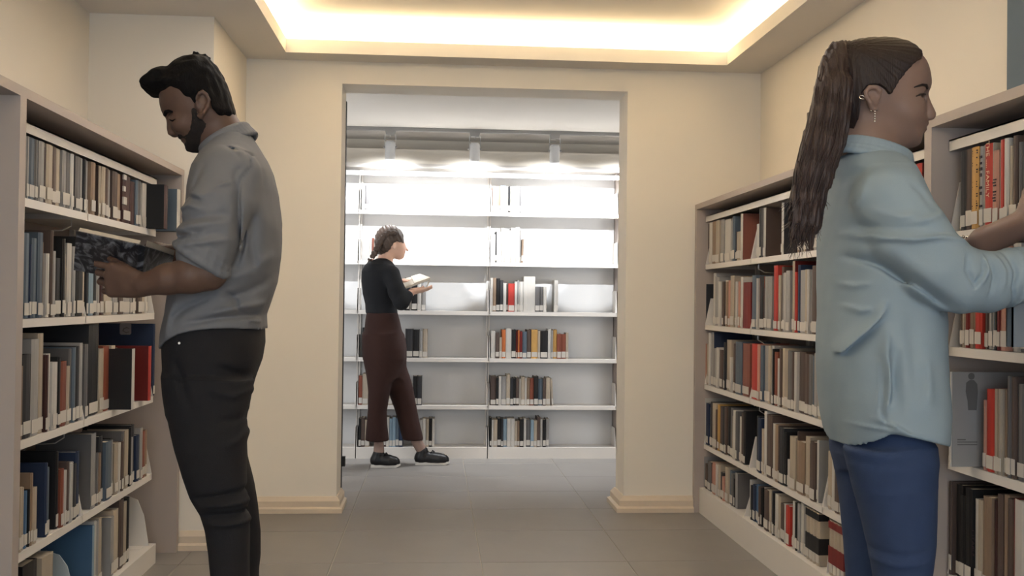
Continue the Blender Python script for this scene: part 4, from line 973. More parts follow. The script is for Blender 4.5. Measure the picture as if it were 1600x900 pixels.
    # collar
    gl = Grid((W(305, 255, YM)[0], YM-.10, W(305, 255, YM)[2]), (W(402, 182, YM)[0], YM+.10, W(402, 182, YM)[2]), .0022)
    a0, b0 = W(318, 240, YM), W(388, 200, YM); c = (a0+b0)/2; u = (b0-a0)/2; v = np.array([0, .068, 0]); nrm = np.cross(u, v); nrm /= np.linalg.norm(nrm)
    if nrm[2] < 0: nrm = -nrm
    for lay, (hh, rr) in enumerate(((.0, 1.0), (.008, .98), (-.010, 1.05), (-.02, 1.1))):
        pts = [c+u*math.cos(a)*rr+v*math.sin(a)*rr+nrm*hh for a in np.linspace(.0, 2*PI, 41)]
        for a, b in zip(pts[:-1], pts[1:]): gl.rc(a, b, .0062, .0062, .006)
    sdf_obj('collar', [gl], M_shirt_m, sh, 1)
    # trousers
    gt = Grid((W(235, 500, YM)[0], YM-.22, .05), (W(430, 500, YM)[0], YM+.24, W(300, 492, YM)[2]), .0045)
    gt.loft(st([(500, 254, 414, YM, .165), (535, 252, 415, YM, .168), (560, 252.5, 411, YM, .17), (585, 253, 402, YM, .17), (610, 255, 394, YM, .165), (640, 259, 388, YM, .15)], YM), .02)
    gt.loft(st([(590, 253, 399, 2.505, .088), (620, 255, 391, 2.505, .09), (660, 262, 387, 2.505, .086), (700, 271, 386, 2.50, .08), (740, 283, 386, 2.50, .072), (775, 296, 387, 2.50, .066), (800, 311, 389, 2.50, .062),
        (825, 319, 391, 2.50, .061), (860, 325, 391, 2.50, .062), (900, 328, 391, 2.50, .062), (960, 332, 393, 2.50, .060), (1040, 338, 394, 2.50, .057), (1090, 340, 395, 2.50, .055)], 2.52), .02, 2.1)
    gt.loft(st([(600, 280, 394, 2.695, .085), (660, 292, 386, 2.695, .083), (720, 305, 388, 2.695, .072), (760, 312, 397, 2.695, .066), (800, 322, 404, 2.695, .062), (840, 330, 408, 2.695, .06), (880, 336, 407, 2.695, .058), (900, 340, 405, 2.695, .057), (1000, 346, 406, 2.695, .055), (1080, 350, 408, 2.695, .053)], 2.62), .02, 2.1)
    for p, a, w_ in [([(296, 782), (330, 778), (388, 770)], -.008, .008), ([(306, 795), (340, 790), (389, 790)], .008, .007), ([(312, 808), (345, 806), (390, 806)], -.008, .007), ([(315, 820), (350, 822), (391, 820)], .007, .007), ([(385, 700), (387, 715), (386, 730)], .008, .008),
          ([(384, 745), (388, 757), (388, 770)], -.005, .006), ([(400, 545), (408, 560), (400, 590)], .010, .012), ([(340, 575), (370, 590), (398, 585)], -.007, .010), ([(330, 610), (365, 620), (392, 612)], .006, .010), ([(270, 560), (285, 600), (300, 640)], -.004, .012), ([(386, 640), (375, 655), (340, 660)], -.006, .01), ([(388, 672), (370, 690), (350, 700)], .006, .01)]: fold(gt, p, a, w_, YM, .17)
    gt.offset(wob(8, .0022, 42, 8))
    sdf_obj('trousers', [gt], M_black, body, 1)
    for yy, hx in ((2.50, W(400, 1100, 2.5)[0]), (2.695, W(412, 1100, 2.7)[0])):
        gz = Grid((hx-.32, yy-.07, 0), (hx+.03, yy+.07, .14), .005); shoe(gz, hx, hx-.285, yy); sdf_obj('shoe', [gz], M_shoe, body, 1)
    # buttons on the shirt tail and sleeve tab
    b = MB().lathe([(.003, 0), (.003, .002)], (W(281, 536, 2.44)[0], 2.436, W(281, 536, 2.44)[2]), (0, -1, 0), 12)
    part(b, 'rivet', M_silver, body)
    # the open book he holds, dark patterned cover outwards
    bk_ = thing('book', tuple(W(218, 410, 2.45)), 'open book with dark patterned cover, held in the bearded man\'s hands', 'book')
    M_cov = bpy.data.materials.new('patterned_cover'); M_cov.use_nodes = True; nt = M_cov.node_tree; B_ = nt.nodes['Principled BSDF']
    tc = nt.nodes.new('ShaderNodeTexCoord'); n1 = nt.nodes.new('ShaderNodeTexNoise'); n1.inputs['Scale'].default_value = 26; n1.inputs['Detail'].default_value = 7; n1.inputs['Distortion'].default_value = 2.2
    cr = nt.nodes.new('ShaderNodeValToRGB'); cr.color_ramp.elements[0].position = .48; cr.color_ramp.elements[0].color = (.012, .013, .017, 1); cr.color_ramp.elements[1].position = .72; cr.color_ramp.elements[1].color = (.22, .23, .25, 1)
    nt.links.new(tc.outputs['Object'], n1.inputs['Vector']); nt.links.new(n1.outputs[0], cr.inputs[0]); nt.links.new(cr.outputs[0], B_.inputs['Base Color']); B_.inputs['Roughness'].default_value = .3
    TL, BL, TR, BR = W(119, 362, 2.40), W(115, 422, 2.50), W(217, 383, 2.36), W(212, 440, 2.46)
    R1, R2_ = W(272, 401, 2.62), W(256, 450, 2.70); S1, S2 = W(227, 386, 2.375), W(221, 441, 2.475)
    part(MB().quadbox([TL, TR, BR, BL], (0, .002, .002)), 'cover', M_cov, bk_); part(MB().quadbox([TR, S1, S2, BR], (0, .002, .002)), 'spine', M_cov, bk_); part(MB().quadbox([S1, R1, R2_, S2], (0, .002, .002)), 'cover', M_cov, bk_)
    sh_ = lambda a, b, t: a+(b-a)*t
    o2 = np.array([0, .003, .003])
    part(MB().quadbox([q+o2 for q in (sh_(TL, TR, .03), TR, BR, sh_(BL, BR, .03))], (0, .010, .008)), 'page_block', M_page, bk_)
    part(MB().quadbox([q+o2*1.2 for q in (S1, sh_(S1, R1, .97), sh_(S2, R2_, .97), S2)], (0, .010, .012)), 'page_block', M_page, bk_)
    return body
build_man()
# ================================================================ woman with the ponytail
YWM = 2.15
def build_woman():
    Y0 = YWM; w2 = lambda a, b, y=Y0: W(a, b, y)
    root_loc = (w2(1395, 900)[0], Y0, 0)
    head_px = [(1362, 64), (1386, 64), (1406, 70), (1425, 80), (1437.5, 90), (1445, 103), (1449, 118), (1451, 133), (1449, 142), (1446, 148), (1444, 160), (1443, 178), (1446, 189), (1448, 194), (1446.5, 199), (1444, 200.5), (1446, 204),
               (1443, 208), (1439, 212), (1438.5, 219), (1436.5, 226), (1429, 231), (1412, 232.5), (1397, 231), (1378, 222), (1358, 208), (1338, 200), (1322, 180), (1311, 150), (1306, 118), (1310, 92), (1324, 74), (1342, 66)]
    HP = P2(head_px, Y0)
    zc, ze = w2(1430, 231)[2], w2(1430, 150)[2]
    ws = lambda U, V: np.interp(V, [zc, zc+.04, ze, ze+.05], [.62, .76, .95, 1.0])
    zh = (w2(1400, 240)[2], w2(1400, 66)[2]); zb_ = (W(1600, 500, 2.0)[2], w2(1600, 325)[2]); xh = W(1600, 400, 2.0)[0]
    g = Grid((w2(1296, 400)[0], Y0-.27, .02), (xh+.24, Y0+.36, zh[1]+.02), .0055,
             (((w2(1340, 200)[0], w2(1466, 200)[0], .0021), (W(1500, 400, 2.3)[0], 9, .004)), ((Y0-.09, Y0+.09, .0022), (1.9, 2.45, .0045)), ((zh[0], zh[1], .0021), (zb_[0], zb_[1], .0035))))
    inflate(g, HP, Y0, .073, .075, .004, wscale=ws)
    g.chain([(w2(1352, 195), .045), (w2(1350, 222), .047), (w2(1350, 252), .044)], .025)
    g.rc(w2(1372, 215), w2(1378, 258), .038, .040, .03)
    inflate(g, P2([(1446, 143), (1449, 150), (1453.5, 162), (1458.5, 172), (1461.5, 179), (1459.5, 186), (1455, 188), (1447, 189), (1441, 184), (1439, 168), (1441, 148)], Y0), Y0, .017, .012, .006)
    for s in (-1, 1):
        g.el(Ws(1453, 184, Y0, .011, s), (.009, .007, .006), .004)
        g.el(Ws(1455, 187.5, Y0, .010, s), (.004, .003, .003), .002, 'cut')
        c = Ws(1441, 150, Y0, .034, s); g.el(c, (.013, .016, .010), .010, 'cut')
        g.el(c+np.array([-.007, -s*.002, 0]), (.0115, .0115, .0115), .002)
        g.rc(Ws(1444, 145.5, Y0, .030, s), Ws(1433, 146, Y0, .046, s), .0042, .003, .003)
        g.el(Ws(1422, 172, Y0, .045, s), (.028, .018, .022), .02)
        ear(g, [(1372, 152), (1371, 143), (1364, 138), (1355, 138), (1349, 145), (1350, 153), (1356, 162), (1362, 171), (1368, 172)], Y0+s*.068, s, (1362, 154))
        c = w2(1363, 152); g.el((c[0], Y0+s*.080, c[2]), (.006, .008, .010), .005, 'cut')
        g.rc(Ws(1447, 200, Y0, 0, s), Ws(1433, 200.5, Y0, .024, s), .0016, .0014, .003, 'cut')
    # far forearm with the bracelet, reaching to the shelf
    ga = gb = gc = g
    A1, A2, A3 = W(1492, 408, 2.35), W(1540, 378, 2.26), W(1606, 346, 2.16)
    ga.chain([(A1, .030), (W(1516, 395, 2.31), .030), (A2, .034), (A3, .030)], .012)
    hand(ga, A3, (.12, -.45, .85), (1, .2, .1), 1, .35, .95)
    # near hand beyond the cuff, holding the grey book
    gb.rc(W(1570, 432, 1.985), W(1612, 432, 2.0), .030, .026, .01)
    hand(gb, W(1612, 432, 2.0), (.75, .1, -.6), (-.5, .8, -.4), -1, .7, .95)
    gc.loft(st([(272, 1335, 1395, Y0, .06), (310, 1315, 1425, Y0, .11), (450, 1315, 1445, Y0, .11), (600, 1318, 1445, Y0, .12), (700, 1325, 1440, Y0, .12)], Y0), .015)
    for yy, kn, an in ((2.07, (1410, 930), (1404, 1200)), (2.235, (1372, 930), (1368, 1200))):
        gc.chain([(W(1392 if yy < 2.2 else 1375, 715, yy), .055), (W(*kn, yy), .038), ((W(*an, yy)[0], yy, .09), .030), ((W(*an, yy)[0]+.05, yy, .05), .026)], .01)
    gc.chain([(W(1388, 315, 2.12), .04), (W(1391, 325, 2.03), .045), (W(1425, 372, 1.985), .045), (W(1496, 437, 1.965), .040), (W(1575, 433, 1.98), .030)], .01)
    gc.chain([(W(1385, 320, 2.20), .04), (W(1390, 325, 2.27), .042), (W(1430, 380, 2.35), .040), (W(1458, 420, 2.38), .036), (W(1494, 406, 2.345), .030)], .01)
    lipc = w2(1443.5, 200)
    body = sdf_obj('person', [g], [M_skin_w, M_lip, M_eye], None, 1,
        lambda x, y, z: ((np.hypot((x-lipc[0])*.75, z-lipc[2]) < .0085) & (np.abs(y-Y0) < .022)).astype(int), root_loc)
    tag(body, 'woman with long dark ponytail in pale denim shirt and jeans at right bookcase', 'person')
    for s in (-1, 1):
        b = MB().tube([mirror(hit(g, x, y, Y0), Y0, s) for x, y, d in ((1449, 138, .018), (1447, 133.5, .028), (1441, 132.5, .041), (1434, 134.5, .051), (1428, 136.5, .057))], [.003, .0036, .003, .0022, .001], 8)
        part(b, 'eyebrow', M_hair_w, body, True)
        b = MB().tube([mirror(hit(g, x, y, Y0), Y0, s) for x, y, d in ((1445.5, 147.5, .031), (1442, 147, .0405), (1437, 148, .046), (1431, 150.5, .051))], [.0022, .0024, .0022, .001], 6)
        part(b, 'eyelashes', M_hair_w, body, True)
        c = mirror(hit(g, 1441.5, 150, Y0), Y0, s); b = MB().lathe([(.0001, .0), (.003, .0005), (.0045, -.001), (.0048, -.003)], tuple(c), (.62, s*.78, -.05), 14)
        part(b, 'iris', M_hair_w, body, True)
    # hair drawn back to the crown
    lo = w2(1290, 240); hi = w2(1458, 50)
    gh = Grid((lo[0], Y0-.10, lo[2]), (hi[0], Y0+.10, hi[2]), .0022)
    hp = [(1310, 72), (1334, 62), (1362, 59), (1388, 59.5), (1410, 64), (1429, 76), (1442, 92), (1448, 108), (1430, 140), (1400, 180), (1370, 205), (1350, 214), (1332, 222), (1312, 200), (1303, 150), (1298, 110), (1302, 84)]
    inflate(gh, P2(hp, Y0), Y0, .0775, .072, .004)
    kp = P2([(1443, 90), (1430, 96), (1419, 106), (1408, 118), (1397, 133), (1391, 146), (1386, 150), (1381, 142), (1374, 136), (1362, 133), (1350, 136), (1344, 148), (1345, 170), (1343, 200), (1338, 224), (1290, 226), (1288, 50), (1450, 50)], Y0-.06)
    gh.cutfn(lambda X, Y, Z: poly_sd(kp, *np.broadcast_arrays(X.reshape(-1, 1), Z.reshape(1, -1)))[:, None, :])
    o_ = w2(1316, 80)
    gh.offset(lambda X, Y, Z: .0005*np.sin(np.arctan2(Z-o_[2], X-o_[0])*70+Y*30)+.0004*np.sin(np.arctan2(Z-o_[2], X-o_[0])*33+Y*60))
    sdf_obj('hair', [gh], M_hair_w, body, 0)
    lo = w2(1222, 392); hi = w2(1345, 60)
    gp = Grid((lo[0], Y0-.13, lo[2]), (hi[0], Y0+.07, hi[2]), .0026)
    tail = [((1326, 80), .020), ((1311, 84), .022), ((1304, 104), .027), ((1300, 140), .033), ((1295, 180), .037), ((1286, 225), .0395), ((1272, 270), .0365), ((1262, 310), .030), ((1256, 345), .021), ((1250, 372), .010)]
    T = [(W(*p, Y0-.045+.04*max(0, 1-i/3)), r) for i, (p, r) in enumerate(tail)]
    gp.chain(T, .02, flat=((0, 1, 0), .8))
    for (a, b, ra, rb) in (((1296, 180), (1240, 340), .018, .009), ((1300, 190), (1272, 350), .02, .010), ((1240, 330), (1234, 382), .010, .003), ((1272, 340), (1268, 392), .012, .003), ((1312, 130), (1312, 215), .024, .012)):
        gp.rc(W(*a, Y0-.045), W(*b, Y0-.05), ra, rb, .015)
    gp.offset(lambda X, Y, Z: .0016*np.sin((X+.45*(1.6-Z)*.35)*420+Y*170)+.0014*np.sin((X-.1*Z)*210-Y*260+Z*9)+.001*np.sin(X*640+Z*22))
    sdf_obj('ponytail', [gp], M_tail, body, 0)
    rn = random.Random(4); b = MB()
    for k in range(150):
        u = rn.uniform(-1, 1); v = rn.uniform(-1, .3); e = rn.randint(7, len(T)-1); pts = []
        for i in range(0, e+1):
            c, r = T[i]; r2 = r*(1.04+.10*rn.random()) if i < e else r*1.15
            n_ = math.sqrt(max(1e-6, u*u+v*v)); pts.append(np.array(c)+np.array([u/n_*r2*(1 if rn.random() < .9 else 1.1), v/n_*r2*.82, 0]))
        d = np.array([rn.uniform(-.03, .015), rn.uniform(-.01, .01), -rn.uniform(.01, .05)]); pts.append(pts[-1]+d)
        b.tube(pts, [.0009]*(len(pts)-1)+[.0003], 4, False)
    so = part(b, 'hair_strand', M_tail, body, True); so['kind'] = 'stuff'
    c = w2(1319, 84)
    b = MB(); R = .021; pts = [(c[0]+R*math.cos(a)*.35, Y0+R*math.sin(a), c[2]+R*math.cos(a)*.95) for a in np.linspace(0, 2*PI, 19)]
    part(b.tube(pts, .0032, 8, False), 'hair_tie', M_silver, body, True)
    # earrings
    er = MB()
    for k in range(5): er.lathe([(.0004, -.0022), (.0020, -.0010), (.0022, .0005), (.0004, .0022)], tuple(hit(g, 1366, 172, Y0)+np.array([0, -.003, -.003-k*.0052])), (0, 0, 1), 8)
    part(er, 'earring', M_silver, body, True)
    c = W(1347, 152, Y0-.078); pts = [(c[0]+.006*math.cos(a), Y0-.078+.002*math.sin(a), c[2]+.004*math.sin(a)) for a in np.linspace(0, 2*PI, 13)]
    part(MB().tube(pts, .0011, 6, False), 'earring', M_silver, body, True)
    c = W(1361, 173, Y0-.082); part(MB().lathe([(.0004, -.002), (.0026, 0), (.0004, .002)], tuple(c), (0, 1, 0), 8), 'earring', M_silver, body, True)
    # shirt
    lo = w2(1255, 720); hi = w2(1500, 212)
    gs = Grid((lo[0], Y0-.28, lo[2]), (W(1600, 400, 1.97)[0]+.02, Y0+.30, hi[2]), .0037)
    gs.loft(st([(236, 1318, 1394, Y0, .060), (250, 1300, 1415, Y0, .105), (268, 1289, 1433, Y0, .150), (290, 1286, 1444, Y0, .175), (320, 1280, 1452, Y0, .185), (370, 1276, 1462, Y0, .182), (430, 1275, 1474, Y0, .172), (500, 1275, 1482, Y0, .172),
        (560, 1273, 1484, Y0, .180), (620, 1277, 1486, Y0, .190), (660, 1282, 1487, Y0, .192), (690, 1288, 1486, Y0, .190), (712, 1293, 1486, Y0, .187)], Y0), .02, 2.3)
    gs.chain([(W(1391, 312, 2.02), .070), (W(1425, 372, 1.985), .070), (W(1462, 418, 1.965), .067), (W(1496, 437, 1.965), .066), (W(1540, 441, 1.97), .058), (W(1575, 433, 1.98), .052), (W(1590, 432, 1.985), .053)], .016)
    gs.chain([(W(1388, 312, 2.27), .066), (W(1430, 380, 2.35), .06), (W(1458, 420, 2.38), .055), (W(1494, 404, 2.345), .046)], .016)
    # cuff folds
    for cpx, rr in ((1568, .053), (1584, .055)):
        c = W(cpx, 433, 1.98); pts = [c+np.array([.016*math.sin(a-.6), math.cos(a)*rr, math.sin(a)*rr]) for a in np.linspace(0, 2*PI, 25)]
        for a, b in zip(pts[:-1], pts[1:]): gs.rc(a, b, .006, .006, .004)
    c = W(1496, 402, 2.34); pts = [c+np.array([.01*math.sin(a), math.cos(a)*.042, math.sin(a)*.042]) for a in np.linspace(0, 2*PI, 25)]
    for a, b in zip(pts[:-1], pts[1:]): gs.rc(a, b, .0075, .0075, .004)
    hem = [(1260, 707, 0), (1300, 706, 0), (1350, 690, .10), (1385, 678, .15), (1400, 677, .17), (1425, 681, .17), (1455, 690, .13), (1470, 695, .06), (1500, 696, 0)]
    hw = sorted((w2(p, q, Y0-d)[0], w2(p, q, Y0-d)[2]) for p, q, d in hem); hx = [q[0] for q in hw]; hz = [q[1] for q in hw]
    gs.cutfn(lambda X, Y, Z: np.interp(X.ravel(), hx, hz).reshape(X.shape)-Z)
    for p, a, w_ in [([(1362, 262), (1346, 285), (1338, 315), (1337, 350), (1342, 388)], -.008, .005), ([(1368, 262), (1352, 285), (1345, 315), (1344, 350)], .004, .006), ([(1281, 316), (1305, 311), (1336, 318)], -.007, .0035), ([(1281, 311), (1305, 306), (1336, 313)], .004, .004),
          ([(1290, 326), (1305, 345), (1332, 356)], .009, .008), ([(1289, 342), (1300, 362), (1312, 372)], -.007, .006), ([(1300, 385), (1312, 402), (1334, 404)], .008, .006), ([(1292, 372), (1310, 392), (1330, 392)], -.006, .005),
          ([(1346, 362), (1365, 374), (1400, 378), (1440, 374), (1494, 379)], .009, .006), ([(1350, 348), (1380, 360), (1430, 362)], -.006, .009), ([(1400, 352), (1430, 345), (1452, 335)], .006, .006), ([(1358, 330), (1385, 342), (1410, 340)], .005, .007),
          ([(1350, 380), (1385, 400), (1420, 430)], .004, .012), ([(1336, 392), (1380, 415), (1430, 455), (1480, 488)], -.010, .007),
          ([(1478, 402), (1474, 425), (1486, 445), (1500, 430), (1504, 405)], -.007, .006), ([(1506, 402), (1506, 425), (1494, 446)], .009, .005), ([(1516, 402), (1520, 430), (1514, 462)], -.007, .005), ([(1530, 400), (1535, 425), (1532, 455)], .007, .006), ([(1552, 398), (1558, 425), (1552, 450), (1560, 470)], -.008, .005), ([(1542, 400), (1546, 425), (1544, 450)], .004, .006),
          ([(1384, 474), (1372, 500), (1350, 528), (1330, 560), (1308, 590), (1292, 615)], .011, .008), ([(1380, 500), (1362, 530), (1342, 560)], -.008, .007), ([(1386, 515), (1380, 555), (1384, 600), (1378, 650)], .009, .008), ([(1400, 540), (1394, 590), (1398, 640)], -.006, .010), ([(1420, 480), (1425, 560), (1430, 640)], -.004, .016),
          ([(1440, 560), (1438, 600), (1434, 640)], .005, .014), ([(1284, 432), (1300, 444), (1318, 450), (1330, 470)], .009, .007), ([(1284, 458), (1302, 466), (1318, 468)], -.007, .006), ([(1290, 482), (1300, 492), (1314, 488)], .007, .006), ([(1300, 440), (1297, 470), (1304, 500), (1298, 540), (1306, 580), (1300, 610)], -.006, .006),
          ([(1284, 500), (1296, 512), (1304, 528)], .007, .006), ([(1335, 440), (1350, 446), (1368, 442)], .004, .006), ([(1340, 475), (1356, 486), (1370, 482)], .005, .006), ([(1378, 560), (1380, 600), (1378, 640), (1386, 672)], -.006, .004), ([(1350, 668), (1390, 672), (1440, 684)], .004, .004), ([(1370, 655), (1390, 664), (1410, 676)], .006, .005),
          ([(1288, 560), (1304, 568), (1322, 562)], .006, .007), ([(1410, 290), (1425, 305), (1436, 330)], -.003, .008)]: fold(gs, p, a*.85, w_*1.15, Y0, .16)
    gs.offset(wob(15, .0035, 34, 9)); gs.offset(wob(16, .0016, 95, 9))
    sh = sdf_obj('shirt', [gs], M_shirt_w, body, 1)
    gl = Grid((w2(1296, 262)[0], Y0-.10, w2(1303, 262)[2]-.01), (w2(1432, 206)[0], Y0+.10, w2(1425, 206)[2]+.01), .0022)
    a0, b0 = w2(1316, 229), w2(1412, 259); c = (a0+b0)/2; u = (b0-a0)/2; v = np.array([0, .066, 0]); nrm = np.cross(u, v); nrm /= np.linalg.norm(nrm)
    if nrm[2] < 0: nrm = -nrm
    for hh, rr in ((.016, 1.03), (.006, 1.08), (-.004, 1.16), (-.014, 1.24)):
        pts = [c+u*math.cos(a)*rr+v*math.sin(a)*rr+nrm*hh for a in np.linspace(0, 2*PI, 41)]
        for a, b in zip(pts[:-1], pts[1:]): gl.rc(a, b, .0062, .0062, .006)
    sdf_obj('collar', [gl], M_shirt_w, sh, 1)
    # jeans
    gt = Grid((w2(1285, 700)[0], Y0-.22, .07), (w2(1480, 700)[0]+.02, Y0+.22, w2(1400, 655)[2]), .0045)
    gt.loft(st([(655, 1302, 1456, Y0, .155), (690, 1299, 1463, Y0, .165), (712, 1300, 1465, Y0, .165), (738, 1312, 1455, Y0, .145)], Y0), .03)
    gt.loft(st([(695, 1314, 1463, 2.068, .085), (715, 1318, 1466, 2.068, .088), (760, 1330, 1468, 2.068, .088), (800, 1341, 1467, 2.068, .084), (840, 1350, 1465, 2.068, .078), (870, 1357, 1461, 2.068, .072), (900, 1362, 1457, 2.068, .066), (940, 1366, 1455, 2.068, .062), (1050, 1366, 1455, 2.068, .058), (1180, 1372, 1440, 2.068, .045)], 2.10), .02, 2.1)
    gt.loft(st([(695, 1299, 1448, 2.235, .08), (715, 1300, 1450, 2.235, .085), (760, 1306, 1445, 2.235, .085), (800, 1311, 1440, 2.235, .08), (850, 1316, 1432, 2.235, .074), (900, 1319, 1422, 2.235, .066), (950, 1322, 1418, 2.235, .06), (1050, 1324, 1415, 2.235, .056), (1180, 1335, 1400, 2.235, .045)], 2.19), .02, 2.1)
    for p, a, w_ in [([(1330, 720), (1370, 728), (1430, 722)], -.004, .008), ([(1322, 855), (1345, 862), (1362, 858)], .007, .006), ([(1320, 873), (1340, 880), (1360, 876)], -.007, .006), ([(1365, 880), (1400, 885), (1450, 876)], .006, .007), ([(1362, 862), (1400, 868), (1455, 858)], -.005, .007), ([(1340, 765), (1380, 772), (1440, 760)], .003, .010), ([(1318, 820), (1335, 826), (1350, 820)], .005, .006)]: fold(gt, p, a*.45, w_, Y0, .14)
    gt.offset(wob(18, .002, 40, 8))
    sdf_obj('jeans', [gt], M_jean, body, 1)
    for yy, hx_ in ((2.068, W(1385, 1200, 2.07)[0]-.03), (2.235, W(1355, 1200, 2.235)[0]-.03)):
        gz = Grid((hx_-.03, yy-.06, 0), (hx_+.27, yy+.06, .14), .005); shoe(gz, hx_, hx_+.245, yy, .04); sdf_obj('shoe', [gz], M_shoe, body, 1)
    # bracelet
    br = MB(); c = W(1514, 390, 2.312); d = np.array(A2)-np.array(A1); d /= np.linalg.norm(d); uu = np.cross(d, [0, 1, 0]); uu /= np.linalg.norm(uu); vv = np.cross(d, uu)
    for k in range(16):
        a = 2*PI*k/16; p = c+(uu*math.cos(a)+vv*math.sin(a))*.0335; br.lathe([(.0008, -.005), (.0045, -.002), (.0045, .002), (.0008, .005)], p, tuple(d), 8)
    part(br, 'bracelet', M_silver, body, True)
    # plain grey book in her near hand
    q = W(1579, 486, 2.0); 
    t = thing('book', (q[0]+.1, 2.0, q[2]-.05), 'plain blue grey book hanging from the ponytailed woman\'s hand at the right edge', 'book')
    zt, zb = W(1579, 482, 2.0)[2], W(1579, 542, 2.0)[2]
    part(MB().box(q[0], q[0]+.17, 1.994, 1.997, zb, zt+.07).box(q[0], q[0]+.17, 2.013, 2.016, zb, zt+.07).box(q[0], q[0]+.003, 1.994, 2.016, zb, zt+.07), 'cover', mat('grey_cover', (.40, .43, .46), .5), t)
    part(MB().box(q[0]+.003, q[0]+.166, 1.997, 2.013, zb+.003, zt+.067), 'page_block', M_page, t)
    return body
build_woman()
# ================================================================ woman reading in the far room
def build_reader():
    Y0 = 6.55; w2 = lambda a, b, y=Y0: W(a, b, y)
    root_loc = (w2(610, 700)[0], Y0+.02, 0)
    g = Grid((w2(560, 415)[0], Y0-.26, .02), (w2(676, 415)[0], Y0+.26, w2(600, 350)[2]), .006, (((w2(595, 400)[0], 9, .0042),), (), ((w2(600, 470)[2], 9, .0042),)))
    g.el(w2(609, 376), (.082, .088, .090), .01)                      # skull
    g.el(w2(620, 388, Y0+.02), (.060, .055, .062), .03)               # face turned away to the right
    g.el(w2(624, 400, Y0+.03), (.030, .030, .024), .02)               # chin
    g.rc(w2(633, 385, Y0+.045), w2(636.5, 391, Y0+.05), .006, .008, .008)   # nose
    g.el(w2(631, 396, Y0+.045), (.010, .014, .006), .006)             # lips
    g.rc(w2(605, 392), w2(600, 415), .044, .052, .02)
    g.el(w2(617, 384.5, Y0-.075), (.014, .010, .024), .004)          # ear
    g.el(w2(617, 384, Y0-.086), (.006, .006, .012), .004, 'cut')
    ga = gc = g
    ga.rc(W(637, 463, 6.36), W(645, 455, 6.40), .024, .022, .01)
    hand(ga, W(645, 455, 6.40), (.85, .35, .12), (-.1, .3, 1), -1, [.2, .2, .2, .2], .92)
    ga.rc(W(622, 442, 6.62), W(624, 441, 6.60), .024, .022, .01)
    hand(ga, W(624, 441, 6.58), (.85, -.5, .15), (.3, .2, -1), 1, [.25, .25, .2, .15], .85)
    gc.loft(st([(415, 588, 604, Y0, .07), (440, 580, 608, Y0, .10), (490, 584, 612, Y0, .10), (560, 588, 618, Y0, .10)], Y0), .01)
    L1 = [(W(594, 560, 6.50), .05), (W(591, 630, 6.50), .035), (W(592, 690, 6.56), .026), (W(592, 705, 6.56), .030)]
    L2 = [(W(612, 560, 6.62), .05), (W(633, 630, 6.63), .035), (W(650, 688, 6.64), .030), (W(658, 702, 6.66), .030)]
    gc.chain(L1, .01); gc.chain(L2, .01)
    gc.chain([(W(606, 430, 6.50), .035), (W(613, 430, 6.42), .035), (W(620, 455, 6.37), .034), (W(627, 472, 6.34), .030), (W(637, 463, 6.36), .024)], .01)
    gc.chain([(W(600, 430, 6.60), .035), (W(602, 430, 6.70), .032), (W(612, 460, 6.76), .030), (W(621, 444, 6.66), .024)], .01)
    body = sdf_obj('person', [g], M_skin_r, None, 1, None, root_loc)
    tag(body, 'woman in black sweater and wide brown trousers reading at the far shelves', 'person')
    # ankles in nude socks
    for L, yy in ((L1, 6.56), (L2, 6.65)):
        gq = Grid(np.array(L[3][0])-.10, np.array(L[2][0])+.10, .004); gq.rc(L[2][0], L[3][0], L[2][1]+.004, L[3][1]+.004, .01); sdf_obj('sock', [gq], M_sock, body, 1)
    gh = Grid((w2(575, 420)[0], Y0-.16, w2(575, 418)[2]), (w2(645, 415)[0], Y0+.16, w2(600, 350)[2]), .0042)
    gh.el(w2(608.5, 375), (.092, .096, .096), .01)
    gh.el(w2(603, 385), (.07, .07, .07), .02)
    kp = P2([(640, 381), (634, 382), (629, 380), (622, 377), (616, 379), (612, 386), (608, 392), (598, 397), (580, 405), (575, 350), (645, 350), (638, 375)], Y0-.05)
    gh.cutfn(lambda X, Y, Z: poly_sd(kp, *np.broadcast_arrays(X.reshape(-1, 1), Z.reshape(1, -1)))[:, None, :])
    gh.offset(lambda X, Y, Z: .0022*np.sin(X*240+Z*130)+.001*np.sin(Y*300-Z*200))
    sdf_obj('hair', [gh], M_hair_r, body, 0)
    gb = Grid((w2(565, 420)[0], Y0-.22, w2(575, 425)[2]), (w2(640, 415)[0], Y0+.05, w2(600, 350)[2]), .0036)
    path = [(616, 364), (609, 364), (603, 367), (598, 372), (594, 378), (591, 384), (588, 390), (585, 396), (582, 401), (578, 406), (575, 410)]
    for i, (a, b_) in enumerate(path[:-1]):
        yy = Y0-.088 if i < 7 else Y0-.12
        r = .016 if i < 8 else .012-.003*(i-8)
        for s in (-1, 1): gb.el(W(a+s*1.8, b_+s*.6, yy), (r*.8, r, r*1.05), .003)
    gb.rc(W(578, 406, Y0-.13), W(573, 412, Y0-.13), .006, .002, .003)
    sdf_obj('braid', [gb], M_hair_r, body, 0)
    gs = Grid((w2(553, 500)[0], Y0-.30, w2(600, 498)[2]), (w2(660, 500)[0], Y0+.28, w2(600, 400)[2]), .006)
    gs.loft(st([(404, 590, 606, Y0, .06), (408, 578, 612, Y0, .10), (414, 570, 617, Y0, .14), (424, 565.5, 620, Y0, .165), (440, 565, 620, Y0, .16), (460, 567, 618, Y0, .14), (475, 571, 619, Y0, .13), (490, 572, 621, Y0, .13)], Y0), .03)
    gs.chain([(W(612, 428, 6.42), .054), (W(620, 455, 6.36), .05), (W(627, 472, 6.33), .045), (W(637, 463, 6.36), .036)], .025)
    gs.chain([(W(600, 425, 6.70), .05), (W(612, 462, 6.76), .04), (W(621, 444, 6.66), .034)], .025)
    gs.offset(wob(25, .005, 40, 8))
